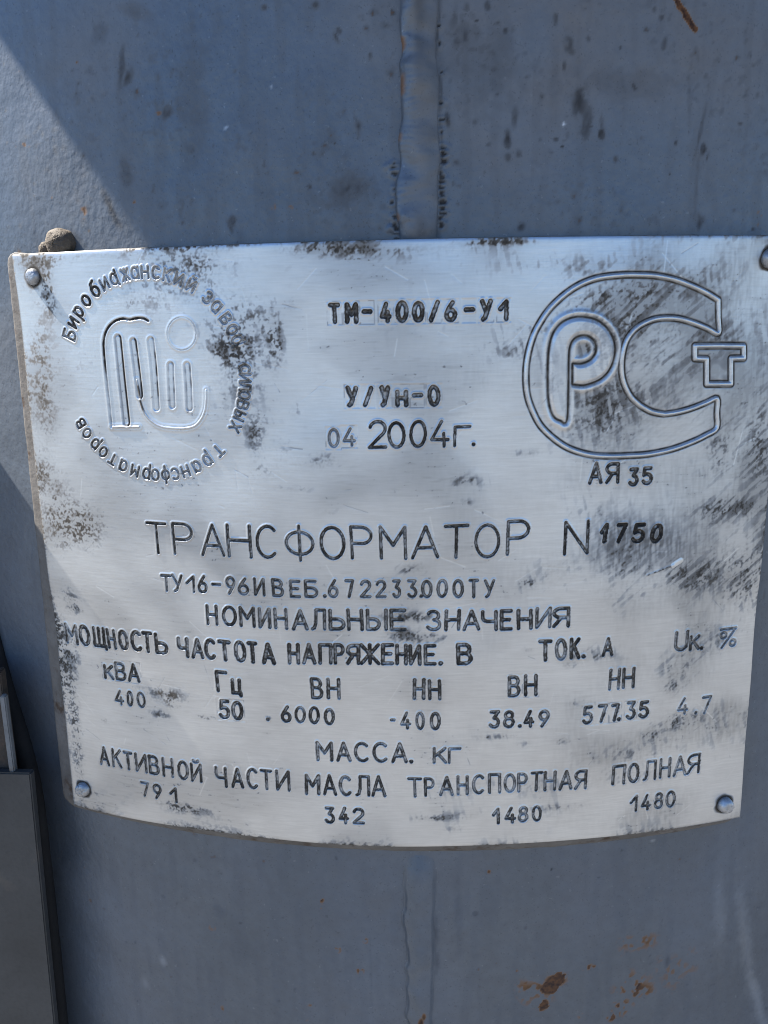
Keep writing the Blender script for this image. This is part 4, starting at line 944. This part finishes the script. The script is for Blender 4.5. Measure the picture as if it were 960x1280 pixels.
# the small drip of pale paint right of the number
w = win(DRIP[0][0], DRIP[2][0], DRIP[1][1], DRIP[2][1], 5)
d = seg_d(w, DRIP[0], DRIP[1])
GRM[w] = np.maximum(GRM[w], .5 * (1 - sstep(.12, .36, d)) * (.4 + n_fine[w]))
H[w] += .12 * (1 - sstep(.1, .5, d))
d = seg_d(w, DRIP[1], DRIP[2])
H[w] += .16 * (1 - sstep(.2, 1.1, d))
GRM[w] *= sstep(.7, 1.1, d)
GRM[w] = np.maximum(GRM[w], .3 * np.exp(-((d - 1.05) / .2) ** 2) * n_fine[w])
FILM[w] *= sstep(.7, 1.1, d)
XYZ = P(PUg, PVg, DR + H)
Gu = np.gradient(XYZ, axis=1)
Gv = np.gradient(XYZ, axis=0)
NRM = np.cross(Gu, Gv)
NRM /= np.linalg.norm(NRM, axis=-1, keepdims=True)
idx = np.arange(NY * NX).reshape(NY, NX)
Q = np.stack([idx[:-1, :-1], idx[:-1, 1:], idx[1:, 1:], idx[1:, :-1]], -1).reshape(-1, 4)
cut = np.where(S < .12, ID, 0)
fid = np.maximum(np.maximum(cut[:-1, :-1], cut[:-1, 1:]), np.maximum(cut[1:, 1:], cut[1:, :-1])).ravel()
XYZf, NRMf, Gf, Ff = XYZ.reshape(-1, 3), NRM.reshape(-1, 3), GRM.ravel(), FILM.ravel()


def piece(name, q, extra=None):
    vi, inv = np.unique(q, return_inverse=True)
    q2 = inv.reshape(-1, 4)
    v, nr, a, b = XYZf[vi], NRMf[vi], Gf[vi], Ff[vi]
    if extra is not None:
        ev, eq, en = extra
        q2 = np.concatenate([q2, eq + len(v)])
        v, nr = np.concatenate([v, ev]), np.concatenate([nr, en])
        a = np.concatenate([a, np.full(len(ev), .35)])
        b = np.concatenate([b, np.full(len(ev), .3)])
    return link(name, mesh_np(name, v, q2, nr, dict(grime=a, film=b)), M_PLATE, plate)


# skirt: the 1.2 mm thickness of the sheet
ring = np.concatenate([idx[0, :], idx[1:, -1], idx[-1, -2::-1], idx[-2:0:-1, 0]])
rc = XYZf[ring]
cen = P(PUg.ravel()[ring], PVg.ravel()[ring], DR - 1.25)
nrm = np.zeros_like(rc)
e = len(ring)
tang = np.roll(rc, -1, 0) - np.roll(rc, 1, 0)
nrm = np.cross(tang, NRMf[ring])
nrm /= np.linalg.norm(nrm, axis=1, keepdims=True) + 1e-12
k = np.arange(e)
eq = np.stack([k, k + e, (k + 1) % e + e, (k + 1) % e], -1)
piece('plate_sheet', Q[fid == 0], (np.concatenate([rc, cen]), eq, np.concatenate([nrm, nrm])))
order = np.argsort(fid, kind='stable')
fs = fid[order]
for i, (nm_, lb) in enumerate(PIECES, 1):
    a, b = np.searchsorted(fs, [i, i + 1])
    if b > a:
        o = piece(nm_, Q[order[a:b]])

# ---- the thicker dirty steel plate behind the sheet, showing on the left and below
def rrect(u0, u1, v0, v1, r, n=6, m=60):
    pts = []
    for cx, cy, a0 in ((u1 - r, v0 + r, -90), (u1 - r, v1 - r, 0), (u0 + r, v1 - r, 90), (u0 + r, v0 + r, 180)):
        for i in range(n + 1):
            a = R_(a0 + 90 * i / n)
            pts.append((cx + r * math.cos(a), cy + r * math.sin(a), math.cos(a), math.sin(a)))
    out = []
    for i, p in enumerate(pts):
        q = pts[(i + 1) % len(pts)]
        L = math.hypot(p[0] - q[0], p[1] - q[1])
        kk = max(1, int(L / 4))
        for j in range(kk):
            t = j / kk
            out.append(tuple(p[s] + (q[s] - p[s]) * t for s in range(4)))
    return out


bp = np.array(rrect(PU0 + 1.0, PU1 - 1.0, PV0 + 1.0, PV1 - 1.0, 1.5))
nu, nv = bp[:, 2], bp[:, 3]
lw = 4.2 + 2.6 * (1 - (bp[:, 1] - PV0) / (PV1 - PV0))           # the left margin widens downwards
ex = np.where(nu < 0, nu * nu * (lw + 1), nu * nu * 1.1) + np.where(nv < 0, nv * nv * 5.6, nv * nv * 1.25)
drop = np.where(nu < 0, nu * nu * .25, nu * nu * .4) + np.where(nv < 0, nv * nv * 3.3, nv * nv * .3)
top_off = DR - 1.30
prof = [(0, 0, top_off), (.30, .10, top_off), (.80, .70, top_off), (.95, .90, top_off), (1.0, 1.25, top_off), (1.0, 1.25, None)]
rings = []
rgj = np.random.default_rng(8)
for fe, fd, to in prof:
    uu = bp[:, 0] + nu * ex * fe + .06 * rgj.standard_normal(len(bp))
    vv = bp[:, 1] + nv * ex * fe + .06 * rgj.standard_normal(len(bp))
    off = (to - drop * fd) if to is not None else np.full(len(bp), -.8)
    rings.append(P(uu, vv, off))
e = len(bp)
V_ = np.concatenate(rings)
k = np.arange(e)
qq = np.concatenate([np.stack([k + i * e, k + (i + 1) * e, (k + 1) % e + (i + 1) * e, (k + 1) % e + i * e], -1) for i in range(len(prof) - 1)])
link('backing_plate', mesh_np('backing_plate', V_, qq[:, ::-1]), M_BACK, plate)

# ---- rivets
def rivet(u, v, r, hgt, seed, tilt=0.0):
    t, up, n = frame(u)
    c = Vector(P(u, v, DR + .05).tolist())
    rg = np.random.default_rng(seed)
    bm = bmesh.new()
    prof = [(1.10, -.3), (1.12, .05), (1.08, .35), (.98, .72), (.86, .90), (.60, 1.0), (.30, 1.03)]
    na = 28
    rings = []
    ph = rg.uniform(0, 6.28)
    for rr, hh in prof:
        ring = []
        for k in range(na):
            a = 2 * math.pi * k / na
            j = 1 + .03 * math.cos(2 * a + ph) + .015 * rg.standard_normal()
            x, y = rr * r * j * math.cos(a), rr * r * j * math.sin(a)
            z = hh * hgt + .05 * hgt * rg.standard_normal() * (rr < .9) + tilt * x * (hh > .5)
            ring.append(bm.verts.new(c + t * (x * MM) + up * (y * MM) + n * (z * MM)))
        rings.append(ring)
    for i in range(len(prof) - 1):
        for k in range(na):
            bm.faces.new((rings[i][k], rings[i][(k + 1) % na], rings[i + 1][(k + 1) % na], rings[i + 1][k]))
    bm.faces.new(rings[-1])
    return bm_obj('rivet', bm, M_RIVET, plate, True)


for i, (u, v, r, hh) in enumerate(((-111.7, 88.5, 2.3, 2.1), (114.4, 89.0, 2.7, 2.6), (-113.8, -87.6, 2.5, 2.5), (113.3, -89.1, 2.4, 2.7))):
    rivet(u, v, r, hh, 40 + i, (.08, 0, -.12, .1)[i])

# ---------------------------------------------------------------- steelwork at the lower left
def box(bm, x0, x1, y0, y1, z0, z1, bev=.6):
    r = bmesh.ops.create_cube(bm, size=1)
    for v in r['verts']:
        v.co = Vector(((x0 + (v.co.x + .5) * (x1 - x0)) * MM, (y0 + (v.co.y + .5) * (y1 - y0)) * MM, Z0 + (z0 + (v.co.z + .5) * (z1 - z0)) * MM))
    es = list({e for v in r['verts'] for e in v.link_edges})
    bmesh.ops.bevel(bm, geom=es, offset=bev * MM, segments=2, affect='EDGES')


pn = thing('steel_cabinet', 'dark grey flat-faced steel cabinet at the lower left of the tank, unseen body added to block sun', 'cabinet', (-.2, .017, 0))
bm = bmesh.new()
box(bm, -330, -130.1, 17, 20.5, -1240, -81, .5)
for v in bm.verts:                       # it leans a little
    v.co.x += (v.co.z - Z0 + .081) * .0245
bm_obj('front_panel', bm, M_PANEL, pn)
bm = bmesh.new()
box(bm, -420, -188, 21.2, 190, -1240, 95)  # unseen box added to keep the sun off the lower left
bm_obj('sun_block_box', bm, M_PANEL, pn)
br = thing('steel_bracket', 'rust-stained angle bracket above the dark grey cabinet front', 'bracket', (-.16, .019, Z0 - .084))
bm = bmesh.new()
box(bm, -138.4, -136.3, 18, 20.5, -86, -52, .4)
bm_obj('bracket_flange', bm, M_BRKT, br)
bm = bmesh.new()
box(bm, -200, -138.6, 21, 25, -86, -44, .4)
bm_obj('bracket_web', bm, M_RUSTY, br)
# added black strip standing in for the deep shade between cabinet and tank
GAP_SHADE = sorted(GAP_SHADE, key=lambda p: -p[1])
sp_ = smooth_poly(GAP_SHADE, False, 6)
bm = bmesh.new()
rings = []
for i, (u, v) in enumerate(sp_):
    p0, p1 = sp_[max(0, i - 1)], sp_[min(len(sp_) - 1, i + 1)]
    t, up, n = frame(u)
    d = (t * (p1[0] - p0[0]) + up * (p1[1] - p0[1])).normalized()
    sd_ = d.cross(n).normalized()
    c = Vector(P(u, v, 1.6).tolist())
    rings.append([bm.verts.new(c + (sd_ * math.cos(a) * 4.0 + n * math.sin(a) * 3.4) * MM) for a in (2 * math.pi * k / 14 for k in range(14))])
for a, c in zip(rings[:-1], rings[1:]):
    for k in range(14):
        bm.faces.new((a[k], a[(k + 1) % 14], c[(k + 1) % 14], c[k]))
M_SHADE = mat_simple('black_gap_shade', (.006, .006, .007), (.012, .012, .013), .85, 0, 80)
bm_obj('gap_shade_strip', bm, M_SHADE, pn, True)
